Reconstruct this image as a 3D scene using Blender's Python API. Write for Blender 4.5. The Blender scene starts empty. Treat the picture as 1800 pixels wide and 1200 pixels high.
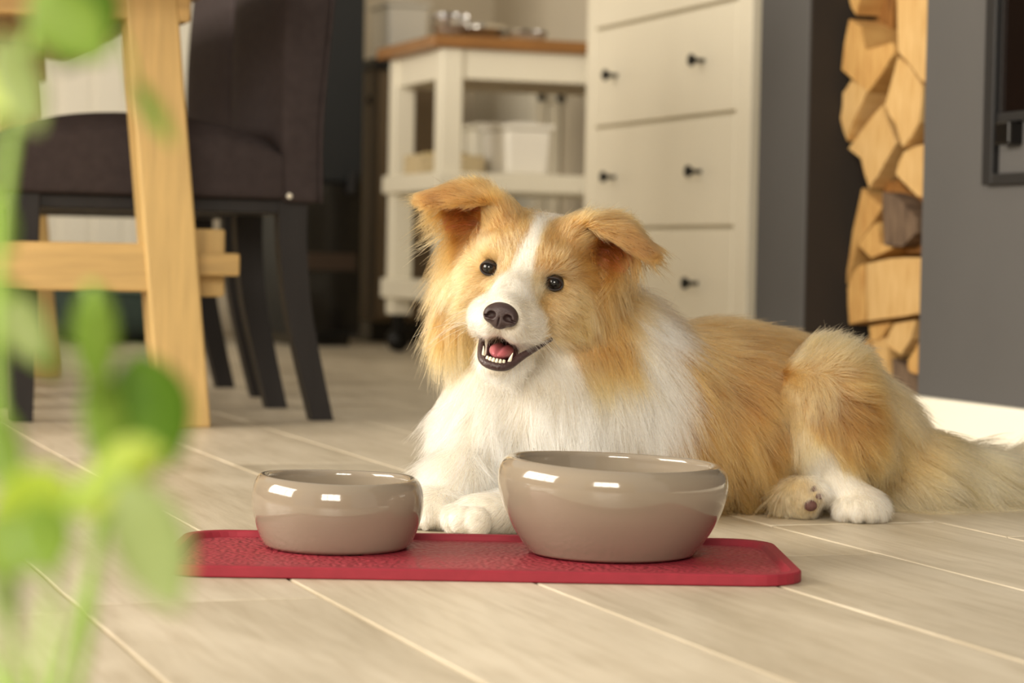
import bpy, bmesh, math, random
import numpy as np
from mathutils import Vector, Matrix
from mathutils.bvhtree import BVHTree
from mathutils.kdtree import KDTree

random.seed(7)
rng = np.random.default_rng(11)
scene = bpy.context.scene
C = scene.collection
PI = math.pi

# ------------------------------------------------------------------ camera
FPX, HORIZON, CAM_H, ROLL = 4250.0, 450.0, 0.26, math.radians(1.1)
pitch = math.atan((600 - HORIZON) / FPX)
FW = Vector((0, math.cos(pitch), -math.sin(pitch)))
RT0 = Vector((1, 0, 0))
UP0 = RT0.cross(FW)
RT = RT0 * math.cos(ROLL) + UP0 * math.sin(ROLL)
UP = UP0 * math.cos(ROLL) - RT0 * math.sin(ROLL)
CAM = Vector((0, 0, CAM_H))
cd = bpy.data.cameras.new('camera')
cam = bpy.data.objects.new('camera', cd)
C.objects.link(cam)
M3 = Matrix((RT, UP, -FW)).transposed()
cam.matrix_world = Matrix.Translation(CAM) @ M3.to_4x4()
cd.sensor_width = 36.0
cd.lens = FPX / 1800 * 36.0
cd.clip_start = 0.05
cd.dof.use_dof = True
cd.dof.focus_distance = 2.21
cd.dof.aperture_fstop = 6.6
scene.camera = cam
scene.cycles.max_bounces = 20
scene.cycles.transmission_bounces = 16
scene.cycles.glossy_bounces = 8

# ------------------------------------------------------------------ light
world = bpy.data.worlds.new('world')
scene.world = world
world.use_nodes = True
wn = world.node_tree.nodes['Background']
wn.inputs[0].default_value = (1.0, 0.90, 0.74, 1)
wn.inputs[1].default_value = 0.46

def area(name, loc, target, sx, sy, power, col=(1, 0.92, 0.79)):
    l = bpy.data.lights.new(name, 'AREA')
    l.shape = 'RECTANGLE'
    l.size, l.size_y, l.energy, l.color = sx, sy, power, col
    o = bpy.data.objects.new(name, l)
    C.objects.link(o)
    o.location = loc
    d = Vector(target) - Vector(loc)
    o.rotation_euler = d.to_track_quat('-Z', 'Y').to_euler()
    return o
# daylight entering through the windows of the room (built below)
TH = math.radians(-70.5)     # the room's own axes: planks, walls and furniture all run along AX (towards the camera) and BX (to the right)
AX = Vector((math.cos(TH), math.sin(TH), 0))
BX = Vector((-AX.y, AX.x, 0))
W1 = BX * -2.50 - AX * 2.75 + Vector((0, 0, 1.5))
area('daylight_left', W1 - BX * .1, W1 + BX - Vector((0, 0, .12)), 2.6, 1.7, 178)
area('daylight_back', (-.5, -1.75, 1.6), (-.5, 0, 1.45), 1.7, 1.4, 118)

vs = scene.view_settings
vs.view_transform = 'Standard'
vs.look = 'None'
vs.exposure = 0.35
vs.gamma = 1.0
vs.use_curve_mapping = False

# ------------------------------------------------------------------ helpers
def ray(px, py):
    return FW + RT * ((px - 900) / FPX) + UP * ((600 - py) / FPX)
def at(px, py, Y):
    d = ray(px, py)
    return CAM + d * (Y / d.y)
def fl(px, py, z=0.0):
    d = ray(px, py)
    return CAM + d * ((z - CAM_H) / d.z)
ROOM = Matrix((( -AX.x, BX.x, 0), (-AX.y, BX.y, 0), (0, 0, 1)))  # columns: away, right, up
ROOMROT = math.atan2(BX.y, BX.x)     # rotation of an object whose local +X is BX and local +Y is away
def on_wall(px, py, off):
    """point of the vertical plane at distance off along BX"""
    d = ray(px, py)
    k = (off - CAM.dot(BX)) / d.dot(BX)
    return CAM + d * k

def srgb(r, g, b):
    f = lambda c: (c / 255 / 12.92) if c / 255 <= 0.04045 else ((c / 255 + 0.055) / 1.055) ** 2.4
    return (f(r), f(g), f(b), 1.0)

def mat(name, col, rough=0.6, metal=0.0, spec=0.5, noise=None, bump=None, coat=0.0, sub=0.0, trans=0.0):
    """noise=(scale, amount, stretch xyz) varies colour, bump=(scale, strength, stretch)"""
    m = bpy.data.materials.new(name)
    m.use_nodes = True
    nt = m.node_tree
    p = nt.nodes['Principled BSDF']
    p.inputs['Base Color'].default_value = col
    p.inputs['Roughness'].default_value = rough
    p.inputs['Metallic'].default_value = metal
    p.inputs['Specular IOR Level'].default_value = spec
    p.inputs['Coat Weight'].default_value = coat
    p.inputs['Coat Roughness'].default_value = 0.05
    p.inputs['Transmission Weight'].default_value = trans
    if sub:
        p.inputs['Subsurface Weight'].default_value = sub
        p.inputs['Subsurface Radius'].default_value = (0.01, 0.005, 0.003)
        p.inputs['Subsurface Scale'].default_value = 1.0
    tc = nt.nodes.new('ShaderNodeTexCoord')
    def tex(scale, stretch, detail=5):
        mp = nt.nodes.new('ShaderNodeMapping')
        mp.inputs['Scale'].default_value = stretch
        nt.links.new(tc.outputs['Object'], mp.inputs[0])
        n = nt.nodes.new('ShaderNodeTexNoise')
        n.inputs['Scale'].default_value = scale
        n.inputs['Detail'].default_value = detail
        nt.links.new(mp.outputs[0], n.inputs['Vector'])
        return n
    if noise:
        n = tex(noise[0], noise[2])
        rp = nt.nodes.new('ShaderNodeValToRGB')
        a = noise[1]
        rp.color_ramp.elements[0].position = 0.3
        rp.color_ramp.elements[1].position = 0.7
        rp.color_ramp.elements[0].color = tuple(c * (1 - a) for c in col[:3]) + (1,)
        rp.color_ramp.elements[1].color = tuple(min(1, c * (1 + a)) for c in col[:3]) + (1,)
        nt.links.new(n.outputs['Fac'], rp.inputs[0])
        nt.links.new(rp.outputs[0], p.inputs['Base Color'])
    if bump:
        n = tex(bump[0], bump[2], 3)
        b = nt.nodes.new('ShaderNodeBump')
        b.inputs['Strength'].default_value = bump[1]
        b.inputs['Distance'].default_value = 0.002
        nt.links.new(n.outputs['Fac'], b.inputs['Height'])
        nt.links.new(b.outputs[0], p.inputs['Normal'])
    return m

def mesh_obj(name, verts, faces, m, parent=None, smooth=False):
    me = bpy.data.meshes.new(name)
    me.from_pydata([tuple(v) for v in verts], [], faces)
    me.validate()
    if m is not None:
        me.materials.append(m)
    if smooth:
        me.polygons.foreach_set('use_smooth', [True] * len(me.polygons))
    o = bpy.data.objects.new(name, me)
    C.objects.link(o)
    if parent is not None:
        o.parent = parent
    return o

def bm_obj(name, bm, m, parent=None, smooth=False):
    bmesh.ops.recalc_face_normals(bm, faces=bm.faces)
    me = bpy.data.meshes.new(name)
    bm.to_mesh(me)
    bm.free()
    me.materials.append(m)
    if smooth:
        me.polygons.foreach_set('use_smooth', [True] * len(me.polygons))
    o = bpy.data.objects.new(name, me)
    C.objects.link(o)
    if parent is not None:
        o.parent = parent
    return o

def box(bm, x0, x1, y0, y1, z0, z1, bevel=0.0, seg=2):
    r = bmesh.ops.create_cube(bm, size=1.0)
    vs_ = r['verts']
    for v in vs_:
        v.co = Vector((x0 + (v.co.x + .5) * (x1 - x0), y0 + (v.co.y + .5) * (y1 - y0), z0 + (v.co.z + .5) * (z1 - z0)))
    if bevel:
        es = list({e for v in vs_ for e in v.link_edges})
        bmesh.ops.bevel(bm, geom=es, offset=bevel, segments=seg, affect='EDGES', profile=0.5)

def box_obj(name, x0, x1, y0, y1, z0, z1, m, parent=None, bevel=0.004, seg=2):
    bm = bmesh.new()
    box(bm, x0, x1, y0, y1, z0, z1, bevel, seg)
    return bm_obj(name, bm, m, parent)

def lathe(prof, seg=64, wob=None):
    """prof: list of (r, z); wob(theta, t) optional offset of z; returns verts, faces"""
    vs_, fs = [], []
    n = len(prof)
    for i, (r, z) in enumerate(prof):
        for k in range(seg):
            t = 2 * PI * k / seg
            dz = wob(t, i) if wob else 0
            vs_.append((r * math.cos(t), r * math.sin(t), z + dz))
    for i in range(n - 1):
        for k in range(seg):
            a, b = i * seg + k, i * seg + (k + 1) % seg
            fs.append((a, b, b + seg, a + seg))
    fs.append(tuple(range(seg))[::-1])
    fs.append(tuple((n - 1) * seg + k for k in range(seg)))
    return vs_, fs

def spline(pts, n=8):
    """Catmull-Rom through points of any dimension"""
    P = np.array(pts, float)
    P = np.vstack([2 * P[0] - P[1], P, 2 * P[-1] - P[-2]])
    out = []
    for i in range(1, len(P) - 2):
        for k in range(n):
            t = k / n
            out.append(0.5 * ((2 * P[i]) + (-P[i-1] + P[i+1]) * t + (2*P[i-1] - 5*P[i] + 4*P[i+1] - P[i+2]) * t*t + (-P[i-1] + 3*P[i] - 3*P[i+1] + P[i+2]) * t**3))
    out.append(P[-2])
    return np.array(out)

def tube(pts, radii, seg=8):
    """closed tube through points; returns verts, faces"""
    vs_, fs = [], []
    P = [Vector(p) for p in pts]
    n = len(P)
    for i, p in enumerate(P):
        d = (P[min(i + 1, n - 1)] - P[max(i - 1, 0)]).normalized()
        u = d.orthogonal().normalized() if i == 0 else (u - d * u.dot(d)).normalized()
        w = d.cross(u)
        for k in range(seg):
            t = 2 * PI * k / seg
            vs_.append(p + (u * math.cos(t) + w * math.sin(t)) * radii[i])
    for i in range(n - 1):
        for k in range(seg):
            a, b = i * seg + k, i * seg + (k + 1) % seg
            fs.append((a, b, b + seg, a + seg))
    fs.append(tuple(range(seg))[::-1])
    fs.append(tuple((n - 1) * seg + k for k in range(seg)))
    return vs_, fs

def tag(o, label=None, cat=None, group=None, kind=None):
    if label: o['label'] = label
    if cat: o['category'] = cat
    if group: o['group'] = group
    if kind: o['kind'] = kind
    return o

def thing(name, label, cat, loc=(0, 0, 0), rotz=0.0, group=None):
    o = bpy.data.objects.new(name, None)
    C.objects.link(o)
    o.empty_display_size = 0.05
    o.location = loc
    o.rotation_euler = (0, 0, rotz)
    return tag(o, label, cat, group)

def copy_tree(o, parent=None):
    c = o.copy()
    C.objects.link(c)
    c.parent = parent
    for ch in list(o.children):
        copy_tree(ch, c)
    return c

# ------------------------------------------------------------------ materials
M_wood = mat('oak', srgb(198, 166, 108), 0.45, noise=(6, .13, (14, 14, 1.2)), bump=(40, .12, (8, 8, 1)))
M_woodh = mat('oak_horizontal', srgb(196, 162, 104), 0.45, noise=(6, .13, (1.2, 14, 14)), bump=(40, .12, (1, 8, 8)))
M_wood_top = mat('island_top_wood', srgb(146, 102, 56), 0.4, noise=(5, .25, (1.5, 10, 10)))
M_fabric = mat('charcoal_fabric', srgb(62, 54, 54), 0.92, spec=.15, noise=(60, .12, (1, 1, 1)), bump=(400, .3, (1, 1, 1)))
M_blackwood = mat('black_wood', srgb(40, 37, 37), 0.5, spec=.3, noise=(8, .15, (6, 6, 1)))
M_white = mat('cream_paint', srgb(232, 224, 204), 0.45, noise=(3, .02, (1, 1, 1)))
M_white2 = mat('cream_paint_trolley', srgb(236, 230, 212), 0.4, noise=(3, .02, (1, 1, 1)))
M_plaster = mat('cream_plaster', srgb(214, 202, 180), 0.9, noise=(2, .03, (1, 1, 1)), bump=(80, .1, (1, 1, 1)))
M_grey = mat('slate_wall_paint', srgb(88, 86, 85), 0.85, spec=.25, noise=(3, .05, (1, 1, 1)), bump=(60, .15, (1, 1, 1)))
M_knob = mat('black_knob', srgb(28, 27, 26), 0.35, metal=.6)
M_gap = mat('drawer_gap', srgb(110, 100, 84), 0.8)
M_base = mat('white_baseboard', srgb(244, 238, 222), 0.5)
M_iron = mat('black_iron', srgb(36, 35, 36), 0.5, metal=.3, bump=(120, .2, (1, 1, 1)))
M_darkglass = mat('stove_glass', srgb(20, 13, 10), 0.08, spec=.8)
M_darkcab = mat('dark_cabinet', srgb(34, 36, 38), 0.5, spec=.3)
M_darkgloss = mat('dark_gloss', srgb(14, 12, 11), 0.18, spec=.5)
M_brownrefl = mat('brown_reflection', srgb(50, 34, 20), 0.5)
M_green = mat('green_plush', srgb(52, 66, 60), 0.95, noise=(30, .15, (1, 1, 1)), bump=(150, .4, (1, 1, 1)))
M_whiteplastic = mat('white_plastic', srgb(240, 236, 226), 0.4)
M_glaze = mat('greige_glaze', srgb(140, 128, 112), 0.09, spec=.6, coat=.35, noise=(9, .035, (1, 1, 2.5)))
M_mat = mat('red_rubber', srgb(142, 38, 52), 0.6, spec=.3, noise=(90, .08, (1, 1, 1)))
M_grout = mat('grout', srgb(182, 168, 140), 0.9, noise=(40, .15, (1, 1, 1)))

def floor_material():
    m = bpy.data.materials.new('wood_look_tile')
    m.use_nodes = True
    nt = m.node_tree
    p = nt.nodes['Principled BSDF']
    tc = nt.nodes.new('ShaderNodeTexCoord')
    oi = nt.nodes.new('ShaderNodeObjectInfo')
    add = nt.nodes.new('ShaderNodeVectorMath'); add.operation = 'ADD'
    sc_ = nt.nodes.new('ShaderNodeVectorMath'); sc_.operation = 'SCALE'; sc_.inputs[3].default_value = 7.0
    nt.links.new(oi.outputs['Location'], sc_.inputs[0])
    nt.links.new(tc.outputs['Object'], add.inputs[0])
    nt.links.new(sc_.outputs[0], add.inputs[1])
    def noise(scale, stretch, detail=6, rough=.6):
        mp = nt.nodes.new('ShaderNodeMapping'); mp.inputs['Scale'].default_value = stretch
        n = nt.nodes.new('ShaderNodeTexNoise'); n.inputs['Scale'].default_value = scale
        n.inputs['Detail'].default_value = detail; n.inputs['Roughness'].default_value = rough
        n.inputs['Distortion'].default_value = .6
        nt.links.new(add.outputs[0], mp.inputs[0]); nt.links.new(mp.outputs[0], n.inputs['Vector'])
        return n
    n1 = noise(3.0, (2.2, .7, 1))
    n2 = noise(14.0, (7, .45, 1), 8)
    n3 = noise(60.0, (6, .5, 1), 4)
    r1 = nt.nodes.new('ShaderNodeValToRGB')
    e = r1.color_ramp.elements
    e[0].position, e[0].color = .32, srgb(184, 172, 150)
    e[1].position, e[1].color = .68, srgb(218, 207, 187)
    nt.links.new(n1.outputs['Fac'], r1.inputs[0])
    r2 = nt.nodes.new('ShaderNodeValToRGB')
    e = r2.color_ramp.elements
    e[0].position, e[0].color = .34, (.74, .70, .64, 1)
    e[1].position, e[1].color = .56, (1, 1, 1, 1)
    nt.links.new(n2.outputs['Fac'], r2.inputs[0])
    mx = nt.nodes.new('ShaderNodeMix'); mx.data_type = 'RGBA'; mx.blend_type = 'MULTIPLY'
    mx.inputs[0].default_value = .55
    nt.links.new(r1.outputs[0], mx.inputs[6]); nt.links.new(r2.outputs[0], mx.inputs[7])
    hs = nt.nodes.new('ShaderNodeHueSaturation')
    mr = nt.nodes.new('ShaderNodeMapRange')
    mr.inputs['To Min'].default_value, mr.inputs['To Max'].default_value = .93, 1.06
    nt.links.new(oi.outputs['Random'], mr.inputs[0]); nt.links.new(mr.outputs[0], hs.inputs['Value'])
    nt.links.new(mx.outputs[2], hs.inputs['Color'])
    nt.links.new(hs.outputs[0], p.inputs['Base Color'])
    p.inputs['Roughness'].default_value = .42
    p.inputs['Specular IOR Level'].default_value = .4
    b = nt.nodes.new('ShaderNodeBump'); b.inputs['Strength'].default_value = .25; b.inputs['Distance'].default_value = .001
    nt.links.new(n3.outputs['Fac'], b.inputs['Height']); nt.links.new(b.outputs[0], p.inputs['Normal'])
    return m
M_floor = floor_material()

# ------------------------------------------------------------------ floor of planks
# local frame of the floor: X = BX (across the planks), Y = away (along them)
floor = box_obj('floor', -4.2, 4.2, -4.5, 9.5, -.05, -.0022, M_grout, bevel=0)
floor.rotation_euler = (0, 0, ROOMROT)
tag(floor, 'pale wood-look plank tile floor running diagonally through the room', 'floor', kind='structure')
PW, PL, GAP = .1862, .86, .0016
phase = {1: 2.62, 2: 2.16, 3: 2.02, 4: 1.924, 5: 2.15, 6: 2.02}
pb = bmesh.new()
box(pb, -PW/2 + GAP, PW/2 - GAP, -PL/2 + GAP, PL/2 - GAP, -.008, 0, .0009, 1)
plank_me = None
for row in range(-12, 15):
    x0 = .2895 + (row - 1) * PW
    xc = x0 + PW / 2
    ph = phase.get(row, (row * .37) % PL)
    k0 = -8
    for k in range(k0, 12):
        y0 = (ph % PL) + k * PL
        yc = y0 + PL / 2
        w = BX * xc - AX * yc
        # keep what the camera (or a step aside) can see
        if w.y < .6 or w.y > 7.6 or abs(w.x) > .45 + .30 * w.y:
            continue
        if plank_me is None:
            o = bm_obj('plank', pb, M_floor, floor)
            plank_me = o.data
        else:
            o = bpy.data.objects.new('plank', plank_me)
            C.objects.link(o)
            o.parent = floor
        o.location = (xc, yc, random.uniform(-.0003, .0003))

# ------------------------------------------------------------------ right wall with wood niche
WOFF = 1.80
def wloc(off, t):            # point with offset off along BX and t along "away"
    return BX * off - AX * t
def tof(P):                  # away coordinate
    return -P.dot(AX)
t_jamb = tof(on_wall(1415, 300, WOFF))
t_near = tof(on_wall(1621, 300, WOFF))
t_pil = tof(on_wall(1331, 300, WOFF))
def rbox(name, o0, o1, t0, t1, z0, z1, m, parent=None, bevel=.004):
    o = box_obj(name, o0, o1, t0, t1, z0, z1, m, parent, bevel)
    if parent is None:
        o.rotation_euler = (0, 0, ROOMROT)
    return o
wr = rbox('wall_right', WOFF, WOFF + .55, .4, t_near, 0, 2.5, M_grey)
tag(wr, 'dark slate grey chimney wall that holds the stove', 'wall', kind='structure')
pil = rbox('wall_pillar', WOFF, WOFF + .55, t_jamb, t_pil, 0, 2.5, M_grey)
tag(pil, 'slim slate grey pillar between firewood niche and white chest', 'wall', kind='structure')
nb = rbox('wall_niche', WOFF + .40, WOFF + .55, t_near, t_jamb, 0, 2.5, M_grey)
tag(nb, 'shaded back of the firewood niche', 'wall', kind='structure')
M_nicheshade = mat('niche_painted_shade', srgb(52, 46, 41), .9, spec=.2, noise=(3, .05, (1, 1, 1)))
nl_ = rbox('wall_niche_shade', WOFF + .004, WOFF + .40, t_jamb - .006, t_jamb, 0, 2.5, M_nicheshade, None, .001)  # dark panel added over the far jamb to paint in its shade
tag(nl_, 'brown-black panel painting in the shade on the firewood niche side', 'wall', kind='structure')
bb = rbox('baseboard_right', WOFF - .024, WOFF, .5, t_near + .012, 0, .062, M_base)
tag(bb, 'thick white baseboard at the foot of the grey stove wall', 'baseboard', kind='structure')
wr2 = rbox('wall_right_far', WOFF + .72, WOFF + .8, t_pil - .2, 8.6, 0, 2.5, M_plaster)
tag(wr2, 'cream wall behind the white chest of drawers', 'wall', kind='structure')
# ------------------------------------------------------------------ firewood
def log_material(name, col, dark):
    m = mat(name, col, .8, spec=.2, bump=(50, .5, (1, 6, 6)))
    nt = m.node_tree
    p = nt.nodes['Principled BSDF']
    tc = nt.nodes.new('ShaderNodeTexCoord')
    mp = nt.nodes.new('ShaderNodeMapping'); mp.inputs['Scale'].default_value = (1, 5, 1.2)
    mp.inputs['Rotation'].default_value = (.5, 0, 0)
    n = nt.nodes.new('ShaderNodeTexNoise'); n.inputs['Scale'].default_value = 16; n.inputs['Detail'].default_value = 7
    rp = nt.nodes.new('ShaderNodeValToRGB')
    rp.color_ramp.elements[0].position, rp.color_ramp.elements[0].color = .3, dark
    rp.color_ramp.elements[1].position, rp.color_ramp.elements[1].color = .62, col
    nt.links.new(tc.outputs['Object'], mp.inputs[0]); nt.links.new(mp.outputs[0], n.inputs[0])
    nt.links.new(n.outputs['Fac'], rp.inputs[0]); nt.links.new(rp.outputs[0], p.inputs['Base Color'])
    return m
LM = {'l': log_material('split_wood_light', srgb(212, 176, 120), srgb(196, 156, 98)),
      'm': log_material('split_wood_mid', srgb(204, 162, 100), srgb(182, 136, 78)),
      'b': log_material('split_wood_brown', srgb(150, 104, 54), srgb(104, 68, 34)),
      'g': log_material('split_wood_grey', srgb(118, 98, 80), srgb(84, 68, 56))}
LOGS = [
 ('m', .075, [(1481,-30),(1512,-30),(1508,0),(1493,33),(1480,8)], 'narrow split log at the very top left of the firewood stack'),
 ('b', .11, [(1510,-25),(1556,-25),(1551,73),(1517,85)], 'dark brown square split log near the top of the firewood stack'),
 ('l', .07, [(1573,-20),(1640,-20),(1640,150),(1625,146),(1575,95)], 'large pale split log at top of the stack against the stove wall'),
 ('m', .066, [(1490,30),(1514,44),(1520,84),(1570,70),(1571,102),(1527,165),(1477,127)], 'broad pale split log under the dark brown square log'),
 ('l', .068, [(1577,97),(1600,112),(1624,147),(1620,220),(1590,262),(1570,225),(1553,180)], 'big pale kite-shaped split log high in the stack by the wall'),
 ('l', .064, [(1493,137),(1524,153),(1505,205),(1480,252),(1470,213),(1475,160)], 'pale leaf-shaped split log bulging from the left of the stack'),
 ('l', .075, [(1553,180),(1578,247),(1543,315),(1523,335),(1510,283),(1490,257),(1520,215)], 'wide pale wedge log in the middle of the upper stack'),
 ('m', .10, [(1524,155),(1556,160),(1556,180),(1520,212),(1505,208)], 'shadowed log wedged between leaf-shaped and kite-shaped logs'),
 ('l', .072, [(1613,252),(1640,246),(1640,352),(1615,349),(1570,311),(1587,263)], 'small pale triangular log at the wall below the kite-shaped log'),
 ('m', .085, [(1513,327),(1547,360),(1507,433),(1481,502),(1484,450),(1493,400)], 'long slanting brown-sided log at the stack middle left'),
 ('b', .10, [(1545,318),(1575,312),(1613,350),(1640,352),(1640,380),(1613,374),(1550,333)], 'brown shaded log above the grey weathered log'),
 ('g', .07, [(1550,333),(1580,345),(1613,378),(1613,413),(1588,438),(1550,434)], 'grey weathered log face halfway down the stack'),
 ('m', .075, [(1507,435),(1524,402),(1546,386),(1550,433),(1574,440),(1530,458)], 'small half-round pale log left of the grey log'),
 ('b', .10, [(1588,438),(1613,414),(1640,400),(1640,450),(1574,448)], 'dark reddish log in the gap beside the grey log'),
 ('m', .068, [(1486,502),(1500,470),(1521,459),(1523,568),(1491,574)], 'upright pale log left of the broadest log face'),
 ('l', .064, [(1521,459),(1560,450),(1613,448),(1640,447),(1640,552),(1612,556),(1567,562),(1523,568)], 'broadest pale log face in the lower stack'),
 ('m', .07, [(1523,569),(1567,563),(1560,588),(1546,601),(1527,601)], 'short pale log tucked under the broadest log face'),
 ('l', .072, [(1568,564),(1612,558),(1606,600),(1587,628),(1553,607)], 'pale rounded wedge log low in the stack by the wall'),
 ('m', .066, [(1593,628),(1611,600),(1640,590),(1640,665),(1610,662),(1593,657)], 'narrow pale log at the wall just above stack bottom'),
 ('l', .075, [(1530,608),(1552,608),(1567,633),(1566,765),(1545,772),(1535,680)], 'tall pale bottom log standing behind the dog haunch'),
 ('m', .09, [(1487,640),(1500,605),(1527,587),(1530,667),(1534,720),(1490,720)], 'shaded log at lower left of the stack behind dog fur'),
 ('g', .08, [(1567,640),(1590,655),(1607,662),(1640,664),(1640,750),(1567,765)], 'grey-brown bottom log next to the white baseboard'),
 ('b', .14, [(1488,768),(1536,720),(1545,772),(1640,752),(1640,776),(1488,784)], 'dark log lying on the niche floor under the stack'),
]
NTH = len(LOGS)
for mk_, dep, poly, lab in LOGS:
    off = WOFF + .05 + (dep - .064) * 1.3 + random.uniform(0, .012)
    P = [on_wall(px, py, off) for px, py in poly]
    c = sum(P, Vector()) / len(P)
    tc_, zc_ = tof(c), c.z
    t2 = [(tof(p) - tc_, p.z - zc_) for p in P]
    t2 = [(a_ - .006 * math.copysign(1, a_), z_ - .0042 * math.copysign(1, z_)) for a_, z_ in t2]
    # subdivide the outline a little so the split edges are uneven
    out = []
    for i in range(len(t2)):
        p0, p1 = Vector(t2[i]), Vector(t2[(i + 1) % len(t2)])
        out += [p0, p0.lerp(p1, .5) * (1 + random.uniform(-.01, .05))]
    if tc_ + max(o.x for o in out) > t_jamb - .009:
        sh = tc_ + max(o.x for o in out) - (t_jamb - .009)
        tc_ -= sh
    bm = bmesh.new()
    L = random.uniform(.19, .24)
    n = len(out)
    f0 = [bm.verts.new((random.uniform(-.002, .002), o.x, o.y)) for o in out]
    f1 = [bm.verts.new((.004, o.x * 1.01, o.y * 1.01)) for o in out]
    f2 = [bm.verts.new((L, o.x * .95, o.y * .95)) for o in out]
    bm.faces.new(f0[::-1]); bm.faces.new(f2)
    for A_, B_ in ((f0, f1), (f1, f2)):
        for i in range(n):
            bm.faces.new((A_[i], A_[(i + 1) % n], B_[(i + 1) % n], B_[i]))
    zmin = min(v.co.z for v in bm.verts)
    o = bm_obj('firewood_log', bm, LM[mk_])
    o.location = wloc(off, tc_) + Vector((0, 0, max(zc_, -zmin + .001)))
    o.rotation_euler = (0, 0, ROOMROT)
    tag(o, lab, 'log', 'split logs stacked in the wall niche')

# ------------------------------------------------------------------ stove insert in the right wall
q0 = on_wall(1737, 326, WOFF)
st = thing('stove_insert', 'black iron stove insert with dark glass door in grey wall', 'stove', wloc(WOFF, tof(q0)) + Vector((0, 0, 0)), ROOMROT)
zb = q0.z
# local: x = BX (into wall), y = away (negative = toward camera)
bmf = bmesh.new()
box(bmf, -.012, .02, -.028, 0, zb, zb + .75, .002)
box(bmf, -.012, .02, -.62, -.028, zb, zb + .016, .002)
box(bmf, -.012, .02, -.62, -.028, zb + .73, zb + .75, .002)
box(bmf, -.012, .02, -.62, -.59, zb + .016, zb + .73, .002)
bm_obj('outer_frame', bmf, M_iron, st)
box_obj('lower_panel', .002, .02, -.59, -.03, zb + .016, zb + .088, M_iron, st, .002)
dr = box_obj('door_frame', -.008, .018, -.59, -.03, zb + .088, zb + .102, M_iron, st, .002)
box_obj('glass_pane', -.002, .016, -.588, -.032, zb + .102, zb + .72, M_darkglass, st, .001)
box_obj('air_slider', -.022, .002, -.09, -.05, zb + .055, zb + .088, M_darkgloss, st, .003)

# ------------------------------------------------------------------ chest of drawers
pr = on_wall(1316, 300, 2.0)
pl = on_wall(1027, 300, 2.0)
tr, tl = tof(pr), tof(pl)
CW = tl - tr
chest = thing('chest_of_drawers', 'cream painted chest of drawers with black knobs by grey pillar', 'chest', wloc(2.0, tr), ROOMROT)
ztop = on_wall(1027, -14, 2.0).z
zd = [on_wall(1283, 0, 2.0).z, on_wall(1283, 197, 2.0).z, on_wall(1277, 399, 2.0).z, 0]
zd[3] = zd[2] - (zd[1] - zd[2]) * 1.0
st_w = CW * .055
st_n = tof(on_wall(1290, 300, 2.0)) - tr
bmf = bmesh.new()
box(bmf, 0, .42, 0, st_n, 0, ztop, .003)
box(bmf, 0, .42, CW - st_w, CW, 0, ztop, .003)
box(bmf, .02, .42, st_n, CW - st_w, 0.04, ztop, 0)
box(bmf, .0, .04, st_n, CW - st_w, zd[0] + .004, ztop, .001)
box(bmf, .0, .04, st_n, CW - st_w, .04, zd[3] - .004, .001)
bm_obj('body', bmf, M_white, chest)
box_obj('top', -.02, .43, -.015, CW + .015, ztop, ztop + .022, M_white, chest, .004)
kx = [(1225, 104), (1072, 130)], [(1219, 299), (1068, 311)], [(1213, 498), (1063, 500)]
def knob(parent, y, z):
    v_, f_ = lathe([(.0045, 0), (.004, .006), (.004, .014), (.008, .022), (.0125, .027), (.0125, .031), (.009, .034)], 20)
    k = mesh_obj('knob', [(-zz, xx, yy) for xx, yy, zz in v_], f_, M_knob, parent, True)
    k.location = (0, y, z)
    return k
for i in range(3):
    z1, z0 = zd[i] - .004, zd[i + 1] + .004
    d = box_obj('drawer', 0, .03, st_n + .004, CW - st_w - .004, z0, z1, M_white, chest, .0025)
    d.location = (0.001, 0, 0)
    for (kpx, kpy) in kx[i]:
        kp = on_wall(kpx + 12, kpy, 2.0)
        knob(d, tof(kp) - tr, (z0 + z1) / 2)

# ------------------------------------------------------------------ trestle table
lb = fl(326, 752)
TZ = lb.y
table = thing('trestle_table', 'oak trestle table with slanted leg and thick cross beam', 'table', (lb.x, lb.y, 0), ROOMROT)
# local: x = BX right, y = away, leg leans to the left going up
def slab(name, x0b, x0t, w, y0, y1, z0, z1, m, parent, bev=.004):
    """board leaning in local x; x0b / x0t left edge at bottom and top"""
    bm = bmesh.new()
    box(bm, 0, w, y0, y1, z0, z1, bev)
    for v in bm.verts:
        k = (v.co.z - z0) / (z1 - z0)
        v.co.x += x0b + (x0t - x0b) * k
    return bm_obj(name, bm, m, parent)
topz = .66
lean = -.062
LW = .077
for y0 in (0.0, 1.40):
    slab('leg', -LW / 2, -LW / 2 + lean, LW, y0, y0 + .06, 0, topz, M_wood, table)
    slab('leg', -.62 - LW / 2, -.62 - LW / 2 - lean, LW, y0, y0 + .06, 0, topz, M_wood, table)
    box_obj('cross_beam', -.64, -.012, y0 + .004, y0 + .056, .198, .268, M_woodh, table)
    box_obj('top_beam', -.66, .0, y0 + .002, y0 + .058, .59, .659, M_woodh, table)
box_obj('tenon', -.02, .092, .06, .10, .222, .256, M_woodh, table)
box_obj('beam_block', -.005, .078, .10, .16, .19, .292, M_wood, table)
box_obj('stretcher', -.36, -.28, .062, 1.40, .20, .265, M_woodh, table)
box_obj('table_top', -.80, .09, -.22, 1.72, topz + .001, topz + .035, M_woodh, table, .004)

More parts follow.
